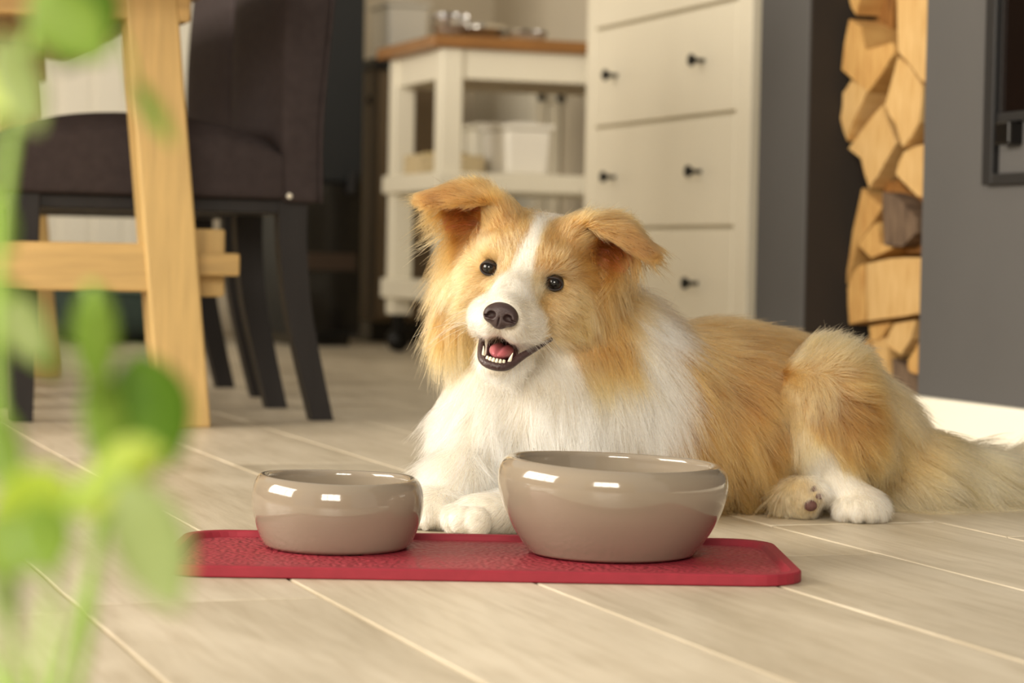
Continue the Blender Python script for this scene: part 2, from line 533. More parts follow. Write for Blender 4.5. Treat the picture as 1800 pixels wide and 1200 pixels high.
# ------------------------------------------------------------------ dining chairs
def make_chair(name, label):
    """local: x = BX (the back stands at +x, it faces -x), y = away; origin at near rear leg's foot"""
    t = thing(name, label, 'chair', (0, 0, 0), ROOMROT, 'charcoal dining chairs at the table')
    W, D = .29, .45
    def rear_leg(y):
        pts = spline([(0.012, 0), (-.008, .08), (-.030, .18), (-.040, .28), (-.040, .36)], 4)
        bm = bmesh.new()
        rings = []
        for x, z in pts:
            w = .017 + .006 * z / .36
            rings.append([bm.verts.new((x + sx * w, y + sy * .016, z)) for sx, sy in ((-1, -1), (1, -1), (1, 1), (-1, 1))])
        for a_, b_ in zip(rings, rings[1:]):
            for i in range(4):
                bm.faces.new((a_[i], a_[(i + 1) % 4], b_[(i + 1) % 4], b_[i]))
        bm.faces.new(rings[0][::-1]); bm.faces.new(rings[-1])
        return bm_obj('leg', bm, M_blackwood, t)
    rear_leg(0); rear_leg(W)
    for y in (0, W):
        bm = bmesh.new()
        box(bm, -D - .024, -D + .024, y - .02, y + .02, 0, .345, .002)
        for v in bm.verts:
            k = 1 - v.co.z / .345
            v.co.x = -D + (v.co.x + D) * (1 - .3 * k)
        bm_obj('leg', bm, M_blackwood, t)
    # seat: upholstered box with crowned top
    bm = bmesh.new()
    nx, ny = 16, 12
    x0, x1, y0, y1 = -D - .045, -.056, -.034, W + .034
    top, bot = {}, {}
    for i in range(nx + 1):
        for j in range(ny + 1):
            u, v = i / nx, j / ny
            eu, ev = abs(2 * u - 1), abs(2 * v - 1)
            crown = .045 * (1 - eu ** 2.4) * (1 - .35 * ev ** 3) - .018 * max(eu, ev) ** 12
            top[i, j] = bm.verts.new((x0 + (x1 - x0) * u, y0 + (y1 - y0) * v, .425 + crown))
            bot[i, j] = bm.verts.new((x0 + (x1 - x0) * u, y0 + (y1 - y0) * v, .340))
    for i in range(nx):
        for j in range(ny):
            bm.faces.new((top[i, j], top[i+1, j], top[i+1, j+1], top[i, j+1]))
            bm.faces.new((bot[i, j], bot[i, j+1], bot[i+1, j+1], bot[i+1, j]))
    for i in range(nx):
        bm.faces.new((top[i, 0], bot[i, 0], bot[i+1, 0], top[i+1, 0]))
        bm.faces.new((top[i, ny], top[i+1, ny], bot[i+1, ny], bot[i, ny]))
    for j in range(ny):
        bm.faces.new((top[0, j], top[0, j+1], bot[0, j+1], bot[0, j]))
        bm.faces.new((top[nx, j], bot[nx, j], bot[nx, j+1], top[nx, j+1]))
    s = bm_obj('seat', bm, M_fabric, t, True)
    md = s.modifiers.new('b', 'BEVEL'); md.width = .008; md.segments = 2; md.limit_method = 'ANGLE'
    box_obj('seat_rail', -D - .02, -.02, -.012, W + .012, .318, .341, M_blackwood, t, .003)
    v_, f_ = lathe([(.0045, 0), (.0045, .001), (.003, .003), (.0008, .0036)], 14)
    mesh_obj('stud', [(xx - .052, -.0355 - zz, yy + .345) for xx, yy, zz in v_], f_, M_base, t, True)
    # back: padded slab, slightly reclined and curved
    bm = bmesh.new()
    pts = spline([(-.060, -.002, .335), (-.063, -.003, .46), (-.062, .010, .62), (-.045, .025, .80), (-.020, .045, .93)], 5)
    rings = []
    for xf, xb, z in pts:
        ring = []
        for sx, sy in ((0, 0), (0, .25), (0, .5), (0, .75), (0, 1), (1, 1), (1, .75), (1, .5), (1, .25), (1, 0)):
            yy = -.035 + (W + .07) * sy
            xx = xf if sx == 0 else xb
            if sx == 0 and 0 < sy < 1: xx += -.006
            ring.append(bm.verts.new((xx, yy, z)))
        rings.append(ring)
    n = len(rings[0])
    for a_, b_ in zip(rings, rings[1:]):
        for i in range(n):
            bm.faces.new((a_[i], a_[(i + 1) % n], b_[(i + 1) % n], b_[i]))
    bm.faces.new(rings[0][::-1]); bm.faces.new(rings[-1])
    bk = bm_obj('backrest', bm, M_fabric, t, True)
    md = bk.modifiers.new('b', 'BEVEL'); md.width = .008; md.segments = 2; md.limit_method = 'ANGLE'
    # piping on the near back edge
    v_, f_ = tube([(.5 * (p[0] + p[1]) + .5 * (p[1] - p[0]), -.036, p[2]) for p in pts], [.003] * len(pts), 6)
    mesh_obj('piping', v_, f_, M_fabric, bk, True)
    return t
ch1 = make_chair('dining_chair', 'charcoal upholstered dining chair nearest the camera, beside the oak table leg')
p = fl(550, 738); ch1.location = (p.x, p.y, 0)
ch2 = copy_tree(ch1)
ch2['label'] = 'charcoal upholstered dining chair standing behind the nearer one'
p = fl(446, 697); ch2.location = (p.x, p.y, 0)

# ------------------------------------------------------------------ kitchen island trolley
k0 = at(778, 62, 6.0)
isl = thing('kitchen_island', 'cream open-shelf kitchen island with brown wooden top', 'kitchen island', (k0.x, k0.y, 0), ROOMROT)
zt = k0.z
LA, LBx = .46, .82   # depth (away), width (right)
box_obj('top', -.03, LBx, -.02, LA + .02, zt - .03, zt, M_wood_top, isl, .004)
for (x, y) in ((0, 0.0), (0, LA - .06), (LBx - .08, 0), (LBx - .08, LA - .06)):
    lg = box_obj('leg', x, x + .056, y, y + .056, .10, zt - .03, M_white2, isl, .004)
    v_, f_ = lathe([(.012, 0), (.03, .008), (.03, .03), (.012, .038)], 20)
    w = mesh_obj('caster', [(xx, zz - .019, yy + .031) for xx, yy, zz in v_], f_, M_knob, lg, True)
    w.location = (x + .028, y + .028, 0)
    box_obj('caster_fork', x + .014, x + .042, y + .006, y + .05, .05, .10, M_knob, lg, .003)
zap = at(778, 136, 6.0).z
bm = bmesh.new()
box(bm, .056, LBx - .08, .008, .03, zap, zt - .03, .002)
box(bm, .008, .03, .056, LA - .06, zap, zt - .03, .002)
box(bm, .056, LBx - .08, LA - .03, LA - .012, zap, zt - .03, .002)
bm_obj('apron', bm, M_white2, isl)
for py0, py1 in ((302, 335), (494, 530)):
    z1, z0 = at(790, py0, 6.0).z, at(790, py1, 6.0).z
    box_obj('shelf', -.012, LBx - .01, -.012, LA + .008, z0, z1, M_white2, isl, .004)
zs = at(790, 302, 6.0).z
def kloc(x, y, z):
    return Vector((k0.x, k0.y, 0)) + BX * x - AX * y + Vector((0, 0, z))

def bin_box(name, w, d, h, m, label, loc, rot=0., lidm=None):
    t = thing(name, label, 'storage box', loc, ROOMROT + rot)
    bm = bmesh.new()
    box(bm, 0, w, 0, d, 0, h, .012, 3)
    for v in bm.verts:
        k = 1 - v.co.z / h
        v.co.x += (w / 2 - v.co.x) * .10 * k
        v.co.y += (d / 2 - v.co.y) * .10 * k
    bm_obj('body', bm, m, t)
    bm = bmesh.new()
    box(bm, -.006, w + .006, -.006, d + .006, h + .0005, h + .014, .005, 2)
    box(bm, .03, w - .03, .03, d - .03, h + .012, h + .02, .003, 1)
    bm_obj('lid', bm, lidm or m, t)
    return t
bin_box('storage_box', .125, .2, .115, M_whiteplastic, 'white lidded plastic box in front on the island shelf', kloc(.19, .05, zs))
bin_box('storage_box', .13, .14, .125, M_white2, 'pale greenish-white lidded box behind the basket on the shelf', kloc(.18, .30, zs))
# basket with bread-like packets
bas = thing('basket', 'small white basket of wrapped bread on the island shelf', 'basket', kloc(.0, .16, zs), ROOMROT)
bm = bmesh.new()
bw, bd, bh = .17, .15, .05
box(bm, 0, bw, 0, bd, 0, .004)
for a_ in ((0, .006, 0, bd), (bw - .006, bw, 0, bd), (0.006, bw - .006, 0, .006), (.006, bw - .006, bd - .006, bd)):
    box(bm, *a_, .004, bh, .001, 1)
bm_obj('body', bm, mat('pale_wicker', srgb(206, 188, 150), .8, noise=(60, .25, (1, 1, 3))), bas)
M_roll = mat('bread_crust', srgb(214, 190, 132), .7, noise=(25, .2, (1, 1, 1)))
for i, (x, y, r, lab) in enumerate(((.045, .05, .034, 'pale bread roll at the left of the shelf basket'), (.105, .045, .038, 'bigger bread roll in the middle of the shelf basket'), (.075, .105, .036, 'bread roll at the back of the shelf basket'))):
    bm = bmesh.new()
    bmesh.ops.create_uvsphere(bm, u_segments=20, v_segments=12, radius=1)
    for v in bm.verts:
        v.co = Vector((v.co.x * r * 1.15, v.co.y * r, v.co.z * r * .75 + (.004 * math.sin(v.co.x * 9))))
    o = bm_obj('bread_roll', bm, M_roll, None, True)
    o.location = kloc(x, .16 + y, zs + .007 + r * .75)
    tag(o, lab, 'bread', 'bread rolls in the shelf basket')
# glass and metal dishes on the top
M_metal = mat('polished_steel', srgb(214, 212, 206), .12, metal=1.0)
M_glass = mat('clear_glass', (1, 1, 1, 1), .02, trans=1.0)
def dish(name, label, prof, m, loc):
    v_, f_ = lathe(prof, 40)
    o = mesh_obj(name, v_, f_, m, None, True)
    o.location = loc
    return tag(o, label, 'dish')
bowlp = lambda r, h: [(r * .5, 0), (r * .8, h * .25), (r * .97, h * .7), (r, h), (r * .97, h * 1.02), (r * .93, h * .72), (r * .75, h * .3), (r * .3, h * .1)]
dish('steel_dish', 'wide shiny steel dish at the centre of the island top', bowlp(.075, .04), M_metal, kloc(.14, .15, zt + .0005))
dish('glass_bowl', 'clear glass bowl at the left end of the island top', bowlp(.05, .055), M_glass, kloc(.035, .055, zt + .0005))
dish('steel_cup', 'small steel cup standing behind the wide steel dish', [(.028, 0), (.032, .03), (.036, .07), (.037, .075), (.034, .072), (.03, .03), (.02, .005)], M_metal, kloc(.10, .30, zt + .0005))
dish('glass_dish', 'low clear glass dish at the right of the island top', bowlp(.055, .028), M_glass, kloc(.255, .10, zt + .0005))

# ------------------------------------------------------------------ far wall, kitchen units, dark cupboard
FW_T = 7.35                                   # far wall (away coordinate)
for i_, (t0_, t1_, z0_, z1_) in enumerate(((1.2, 4.2, 0, .57), (1.2, 4.2, 2.43, 2.6), (.6, 1.38, .57, 2.43))):
    w_ = rbox('wall_left_window', -2.55, -2.45, t0_, t1_, z0_, z1_, M_plaster)
    tag(w_, ('cream wall below the wide window', 'cream wall above the wide window', 'cream wall beside the wide window')[i_], 'wall', kind='structure')
for i_, (x0_, x1_, z0_, z1_) in enumerate(((-2.0, 1.4, 0, .83), (-2.0, 1.4, 2.37, 2.6), (.42, 1.4, .83, 2.37), (-2.0, -1.42, .83, 2.37))):
    w_ = box_obj('wall_back', x0_, x1_, -1.72, -1.62, z0_, z1_, M_plaster)
    tag(w_, ('cream wall below the window behind the camera', 'cream wall above the window behind the camera', 'cream wall right of the window behind the camera', 'cream wall left of the window behind the camera')[i_], 'wall', kind='structure')
wf = rbox('wall_far', -2.6, WOFF + .8, FW_T, FW_T + .1, 0, 2.6, M_plaster)
tag(wf, 'cream plaster wall at the far end of the kitchen', 'wall', kind='structure')
wl = rbox('wall_left', -2.55, -2.45, 4.2, FW_T, 0, 2.6, M_plaster)
tag(wl, 'cream side wall beyond the table', 'wall', kind='structure')
def far_t(px, py, t):
    d = ray(px, py)
    k = (t - CAM.dot(-AX)) / d.dot(-AX)
    return CAM + d * k
def offb(P): return P.dot(BX)
# dark tall cupboard
T1 = 6.45
pb0 = far_t(540, 605, T1)
oL, oR = offb(far_t(520, 300, T1)), offb(far_t(640, 300, T1))
cup = thing('tall_cupboard', 'tall black cupboard with glossy lower half behind the chairs', 'cupboard', wloc(oL, T1), ROOMROT)
zmid = far_t(590, 320, T1).z
Wc = oR - oL
box_obj('body', 0, Wc, 0.02, .5, 0.03, 2.0, M_darkcab, cup, .004)
box_obj('plinth', .02, Wc - .02, .05, .48, 0, .03, M_darkgloss, cup, .002)
d = box_obj('upper_door', .004, Wc - .004, 0, .019, zmid + .004, 1.98, M_darkcab, cup, .003)
d = box_obj('lower_door', .004, Wc - .004, 0, .019, .04, zmid - .004, M_darkgloss, cup, .003)
box_obj('painted_reflection', .01, Wc - .02, -.006, .0, far_t(590, 475, T1).z, far_t(590, 445, T1).z, M_brownrefl, d, .002)  # brown reflection in the glossy front, built as a coloured strip
box_obj('handle', Wc - .05, Wc - .03, -.03, 0, zmid - .03, zmid + .03, M_iron, d, .003)
# dark side unit with worktop
uL, uR = offb(far_t(641, 300, 6.9)), offb(far_t(760, 300, 6.9))
unit = thing('kitchen_unit', 'brown-grey kitchen unit with dark worktop between cupboard and island', 'kitchen unit', wloc(uL, 6.78), ROOMROT)
zu = far_t(660, 104, 6.85).z
M_taupe = mat('taupe_front', srgb(120, 102, 78), .6)
box_obj('body', 0, uR - uL, .02, .5, .06, zu - .03, M_taupe, unit, .003)
box_obj('plinth', 0.01, uR - uL - .01, .06, .48, 0, .06, M_darkgloss, unit, .003)
box_obj('worktop', -.01, uR - uL + .01, -.02, .5, zu - .03, zu, M_darkcab, unit, .003)
dd = box_obj('door', .005, uR - uL - .005, 0.0, .019, .07, zu - .04, M_taupe, unit, .003)
knob(dd, .1, zu - .12).rotation_euler = (0, 0, PI / 2)
bin_box('bread_bin', .13, .2, .16, M_whiteplastic, 'white bin on the dark worktop beside the island', wloc(uL + .05, 6.86) + Vector((0, 0, zu + .0005)))
# cream cabinet behind the island
cL, cR = offb(far_t(915, 300, 6.8)), WOFF + .70
cR = WOFF + .715
cab = thing('base_cabinet', 'cream base cabinet with small dark knob behind the island', 'cabinet', wloc(cL, 6.7), ROOMROT)
zc = far_t(960, 140, 6.7).z
box_obj('body', 0, cR - cL, .02, .55, .05, zc, M_white, cab, .004)
box_obj('plinth', 0.01, cR - cL - .01, .06, .5, 0, .05, M_darkgloss, cab, .002)
wd = (cR - cL) / 2
for i in range(2):
    dd = box_obj('door', i * wd + .003, (i + 1) * wd - .003, 0, .019, .06, zc - .01, M_white, cab, .004)
    k_ = knob(dd, 0, 0)
    k_.location = (wd - .03 if i == 0 else wd + .03, 0, far_t(1012, 175, 6.7).z)
    k_.rotation_euler = (0, 0, PI / 2)
# bright white panel / radiator under the window and pouf on the left
T2 = 7.0
gL, gR = offb(far_t(78, 560, T2)), offb(far_t(262, 560, T2))
rad = thing('radiator', 'white flat panel radiator on the far wall behind the table', 'radiator', wloc(gL - .35, FW_T - .1), ROOMROT)
rl = offb(far_t(330, 300, FW_T)) - gL + .35
bm = bmesh.new()
box(bm, 0, rl, .0, .05, .21, 1.05, .008, 2)
bm_obj('panel', bm, M_base, rad)
for k in range(int((rl - .04) / .1)):
    box_obj('rib', .03 + k * .1, .115 + k * .1, -.002, .002, .24, 1.02, M_base, rad, .003, 1)
for x in (.12, rl - .16):
    box_obj('foot', x, x + .04, .01, .04, 0, .212, M_base, rad, .002)
bm = bmesh.new()
bmesh.ops.create_uvsphere(bm, u_segments=40, v_segments=20, radius=1)
for v in bm.verts:
    s_ = lambda c, e: math.copysign(abs(c) ** e, c)
    v.co = Vector((s_(v.co.x, .75) * .27, s_(v.co.y, .75) * .2, s_(v.co.z, .7) * .092))
bed = thing('dog_bed', 'dark green plush dog bed on the floor below the radiator', 'pet bed', wloc(gL + .16, 6.78), ROOMROT)
o = bm_obj('cushion', bm, M_green, bed, True); o.location = (0, 0, .0925)
pts = [(.235 * math.cos(t), .165 * math.sin(t), .15 + .015 * math.sin(3 * t)) for t in np.linspace(0, 2 * PI, 40)]
v_, f_ = tube(pts, [.045] * 40, 12)
mesh_obj('bolster', v_, f_, M_green, bed, True)
v_, f_ = tube([(x * 1.17, y * 1.22, z - .02) for x, y, z in pts], [.004] * 40, 8)
mesh_obj('piping', v_, f_, mat('sage_piping', srgb(120, 140, 124), .9), bed, True)

# ------------------------------------------------------------------ windows of the room (left wall and behind the camera)
def window(name, label, loc, rotz, w, h, nx, ny):
    t = thing(name, label, None, loc, rotz)
    tag(t, kind='structure')
    bm = bmesh.new()
    for a_ in ((-w/2 - .07, -w/2, -h/2 - .07, h/2 + .07), (w/2, w/2 + .07, -h/2 - .07, h/2 + .07), (-w/2, w/2, -h/2 - .07, -h/2), (-w/2, w/2, h/2, h/2 + .07)):
        box(bm, a_[0], a_[1], -.04, .04, a_[2], a_[3], .004, 1)
    bm_obj('window_frame', bm, M_base, t)
    for i in range(1, nx):
        x = -w / 2 + w * i / nx
        box_obj('glazing_bar', x - .02, x + .02, -.02, .02, -h / 2, h / 2, M_base, t, .003, 1)
    for i in range(1, ny):
        z = -h / 2 + h * i / ny
        box_obj('glazing_bar', -w / 2, w / 2, -.019, .019, z - .02, z + .02, M_base, t, .003, 1)
    return t
window('window_1', 'wide white glazed window in the wall left of the table', W1, ROOMROT + PI / 2, 2.6, 1.7, 4, 2)
window('window_2', 'white glazed window behind the camera', (-.5, -1.67, 1.6), 0, 1.7, 1.4, 3, 2)
# ------------------------------------------------------------------ bowl mat
MX, MY, MRZ = -.024, 2.045, math.radians(.9)
def rrect(hx, hy, r, n=7):
    pts = []
    for cx, cy, a0 in ((hx - r, hy - r, 0), (-hx + r, hy - r, PI/2), (-hx + r, -hy + r, PI), (hx - r, -hy + r, 1.5*PI)):
        for k in range(n + 1):
            t = a0 + PI / 2 * k / n
            pts.append((cx + r * math.cos(t), cy + r * math.sin(t)))
    return pts
def mat_mesh():
    hx, hy, r = .262, .127, .042
    rings = []
    for ins, z in ((.0005, 0), (0, .001), (0, .0078), (.0012, .009), (.0085, .009), (.0098, .0078), (.0118, .0042), (.013, .0038)):
        rings.append([(x, y, z) for x, y in rrect(hx - ins, hy - ins, max(r - ins * .7, .012))])
    n = len(rings[0])
    vs_ = [p for rg in rings for p in rg]
    fs = []
    for i in range(len(rings) - 1):
        for k in range(n):
            a, b = i * n + k, i * n + (k + 1) % n
            fs.append((a, b, b + n, a + n))
    fs.append(tuple(range(n))[::-1])
    return vs_, fs, rings[-1]
vs_, fs, inner = mat_mesh()
fm = thing('feeding_mat', 'raspberry red rubber feeding mat under the two bowls', 'mat', (MX, MY, .0005), MRZ)
mesh_obj('border', vs_, fs, M_mat, fm)
M_matp = mat('red_rubber_pebbled', srgb(150, 44, 58), 0.5, spec=.4, noise=(90, .08, (1, 1, 1)))
nt = M_matp.node_tree
vo = nt.nodes.new('ShaderNodeTexVoronoi'); vo.inputs['Scale'].default_value = 230; vo.feature = 'SMOOTH_F1'
tcn = nt.nodes.new('ShaderNodeTexCoord'); nt.links.new(tcn.outputs['Object'], vo.inputs['Vector'])
bp = nt.nodes.new('ShaderNodeBump'); bp.inputs['Strength'].default_value = 1.0; bp.inputs['Distance'].default_value = .003; bp.invert = True
nt.links.new(vo.outputs['Distance'], bp.inputs['Height'])
nt.links.new(bp.outputs[0], nt.nodes['Principled BSDF'].inputs['Normal'])
mesh_obj('pebbled_surface', inner, [tuple(range(len(inner)))], M_matp, fm)

# ------------------------------------------------------------------ ceramic bowls
def bowl(name, label, prof, loc, tilt, seg=96):
    P = spline(prof, 6)
    zmax = max(p[1] for p in P)
    def wob(t, i):
        z = P[i][1]
        k = max(0, z / zmax) ** 2
        return k * (tilt[0] * math.cos(t - tilt[1]) + tilt[2] * math.cos(2 * t - tilt[3]))
    v_, f_ = lathe([(max(p[0], .0008), p[1]) for p in P], seg, wob)
    o = mesh_obj(name, v_, f_, M_glaze, None, True)
    o.location = loc
    return tag(o, label, 'bowl')
ZM = .0046
bowl('dog_bowl', 'small low greige glazed ceramic dog bowl on the left of the mat',
     [(.002, .0012), (.050, .0), (.0605, .0012), (.0655, .007), (.0708, .020), (.0742, .034), (.0742, .046), (.0722, .055), (.0685, .0605), (.0650, .0618), (.0618, .0598), (.0610, .053), (.0605, .035), (.052, .016), (.03, .010), (.002, .009)],
     (-.1485, 2.092, ZM), (.0013, PI * .95, .0008, .4))
bowl('dog_bowl', 'large deep greige glazed ceramic dog bowl on the right of the mat',
     [(.002, .0012), (.056, .0), (.0690, .0012), (.0745, .006), (.0845, .020), (.0935, .037), (.0988, .054), (.0995, .066), (.0972, .0745), (.0925, .0795), (.0882, .0808), (.0845, .0785), (.0835, .070), (.080, .045), (.066, .022), (.04, .013), (.002, .012)],
     (.0895, 2.082, ZM), (.0028, PI * .93, .0008, .2))

# ------------------------------------------------------------------ foreground plant
def leaf_material(name, col, vein):
    m = bpy.data.materials.new(name)
    m.use_nodes = True
    nt = m.node_tree
    p = nt.nodes['Principled BSDF']
    p.inputs['Roughness'].default_value = .45
    n = nt.nodes.new('ShaderNodeTexNoise'); n.inputs['Scale'].default_value = 60
    tc = nt.nodes.new('ShaderNodeTexCoord'); nt.links.new(tc.outputs['Object'], n.inputs['Vector'])
    rp = nt.nodes.new('ShaderNodeValToRGB')
    rp.color_ramp.elements[0].position, rp.color_ramp.elements[0].color = .3, col
    rp.color_ramp.elements[1].position, rp.color_ramp.elements[1].color = .75, vein
    nt.links.new(n.outputs['Fac'], rp.inputs[0]); nt.links.new(rp.outputs[0], p.inputs['Base Color'])
    tr = nt.nodes.new('ShaderNodeBsdfTranslucent'); nt.links.new(rp.outputs[0], tr.inputs['Color'])
    mx = nt.nodes.new('ShaderNodeMixShader'); mx.inputs[0].default_value = .5
    nt.links.new(p.outputs[0], mx.inputs[1]); nt.links.new(tr.outputs[0], mx.inputs[2])
    nt.links.new(mx.outputs[0], nt.nodes['Material Output'].inputs[0])
    return m
LF = {'d': leaf_material('leaf_deep', srgb(84, 124, 16), srgb(104, 142, 26)),
      'm': leaf_material('leaf_mid', srgb(128, 160, 50), srgb(150, 178, 76)),
      'y': leaf_material('leaf_yellowish', srgb(190, 210, 80), srgb(206, 222, 112)),
      'p': leaf_material('leaf_pale', srgb(160, 176, 108), srgb(174, 190, 128))}
M_stem = mat('green_stem', srgb(150, 186, 84), .5)
M_pot = mat('terracotta', srgb(170, 96, 62), .8, noise=(20, .1, (1, 1, 1)))
M_soil = mat('soil', srgb(56, 42, 32), .95, bump=(60, 1, (1, 1, 1)))
pbase = Vector((at(60, 1000, .70).x, .70, 0))
plant = thing('potted_plant', 'out-of-focus leafy green plant close to the camera', 'plant', pbase)
v_, f_ = lathe([(.036, 0), (.040, .004), (.050, .085), (.056, .086), (.057, .104), (.052, .105), (.050, .092), (.046, .088), (.03, .086)], 40)
pot = mesh_obj('pot', v_, f_, M_pot, plant, True)
v_, f_ = lathe([(.047, .086), (.046, .090), (.02, .093), (.002, .094)], 24)
mesh_obj('soil', v_, f_, M_soil, plant, True)
def leaf(p0, p1, w, m, roll=0., curl=.15):
    """blade from stem end p0 to tip p1 (world), width w"""
    p0, p1 = Vector(p0), Vector(p1)
    d = p1 - p0
    L = d.length
    d.normalize()
    side = d.cross(Vector((0, 1, 0)))
    if side.length < .1: side = d.cross(Vector((1, 0, 0)))
    side.normalize()
    nrm = side.cross(d)
    side, nrm = side * math.cos(roll) + nrm * math.sin(roll), nrm * math.cos(roll) - side * math.sin(roll)
    vs_, fs = [], []
    NU, NV = 10, 6
    for i in range(NU + 1):
        u = i / NU
        wd = w / 2 * max(.02, (math.sin(PI * u ** .78)) ** .8)
        for j in range(NV + 1):
            v = j / NV * 2 - 1
            q = p0 + d * (L * u) + side * (wd * v) + nrm * (-curl * L * u * u * .6 + .18 * wd * abs(v) + curl * L * .3 * u)
            vs_.append(q - pbase)
    for i in range(NU):
        for j in range(NV):
            a = i * (NV + 1) + j
            fs.append((a, a + 1, a + NV + 2, a + NV + 1))
    o = mesh_obj('leaf', vs_, fs, m, plant, True)
    sd = o.modifiers.new('s', 'SOLIDIFY'); sd.thickness = .0006
    return o
def stem(pix, r0, r1, root=True):
    P = spline(([pbase + Vector((random.uniform(-.015, .015), random.uniform(-.01, .01), .088))] if root else []) + [at(*q) for q in pix], 6)
    n = len(P)
    v_, f_ = tube([Vector(q) - pbase for q in P], [r0 + (r1 - r0) * i / (n - 1) for i in range(n)], 8)
    mesh_obj('stem', v_, f_, M_stem, plant, True)
stem([(120, 1250, .70), (165, 1000, .70), (175, 800, .70), (165, 640, .70), (160, 500, .71)], .0022, .0017)
stem([(40, 1250, .66), (10, 900, .66), (-10, 600, .66), (10, 300, .66), (60, 40, .67)], .0022, .0015)
stem([(70, 1260, .62), (90, 1050, .62), (120, 900, .62), (210, 830, .64)], .0018, .0012)
stem([(-40, 1100, .75), (-70, 700, .75), (-60, 300, .75), (40, 150, .76)], .002, .0012)
for a_, b_, w, m_, r_ in (
    ((240, 620, .72), (300, 830, .70), .024, 'd', .3),        # dark leaf right
    ((170, 500, .71), (165, 700, .69), .014, 'm', .5),        # leaf hanging along stem
    ((175, 640, .70), (215, 900, .69), .017, 'm', .9),
    ((170, 830, .68), (290, 780, .64), .012, 'y', .2),
    ((110, 900, .66), (300, 790, .66), .013, 'y', .1),
    ((215, 840, .63), (320, 1085, .60), .020, 'p', .1),       # big pale lower leaf
    ((130, 860, .64), (-30, 900, .62), .017, 'y', .2),
    ((60, 880, .62), (95, 1020, .60), .016, 'm', .2),
    ((-30, 920, .62), (60, 1010, .61), .018, 'm', .2),
    ((-20, 700, .66), (30, 900, .65), .012, 'm', .4),
    ((-30, 480, .70), (110, 670, .68), .014, 'm', .3),
    ((20, 520, .66), (75, 640, .66), .012, 'p', .3),
    ((165, -60, .68), (110, 125, .67), .023, 'd', .2),        # top leaf
    ((60, -20, .67), (190, 110, .66), .020, 'm', .2),
    ((0, 60, .66), (70, 240, .64), .013, 'p', .3),
    ((-40, 130, .70), (60, 190, .68), .015, 'y', .3),
    ((235, 140, .72), (310, 265, .70), .006, 'm', .2),
    ((-40, 330, .68), (15, 460, .66), .012, 'm', .3),
    ((0, 1000, .64), (20, 1120, .62), .010, 'p', .3),
):
    leaf(at(*a_), at(*b_), w, LF[m_], r_)
stem([(60, 40, .67), (130, -60, .69), (210, 60, .71), (236, 140, .72)], .0012, .0007, False)
stem([(60, 40, .67), (110, -90, .67), (165, -62, .68)], .0012, .0008, False)
stem([(90, 1240, .73), (190, 900, .73), (225, 700, .72), (240, 620, .72)], .0018, .0012)
# ================================================================== the dog
# -- head frame (centimetres): x to image right, y up, z forward along the muzzle, origin between the eyes
HP, HY, HR = math.radians(8), math.radians(8), math.radians(12)
Rp = np.array([[1, 0, 0], [0, math.cos(HP), -math.sin(HP)], [0, math.sin(HP), math.cos(HP)]])
Ry = np.array([[math.cos(HY), 0, -math.sin(HY)], [0, 1, 0], [math.sin(HY), 0, math.cos(HY)]])
Rr = np.array([[math.cos(HR), math.sin(HR), 0], [-math.sin(HR), math.cos(HR), 0], [0, 0, 1]])
BASE = np.array([[1, 0, 0], [0, 0, -1], [0, 1, 0]], float)
HROT = BASE @ Rr @ Ry @ Rp
HC = np.array(at(916, 485, 2.345))
def h2w(p):
    return HC + HROT @ (np.asarray(p, float) * .01)
def w2h(P):
    return ((P - HC) @ HROT) * 100.0
A = lambda px, py, Y: np.array(at(px, py, Y))

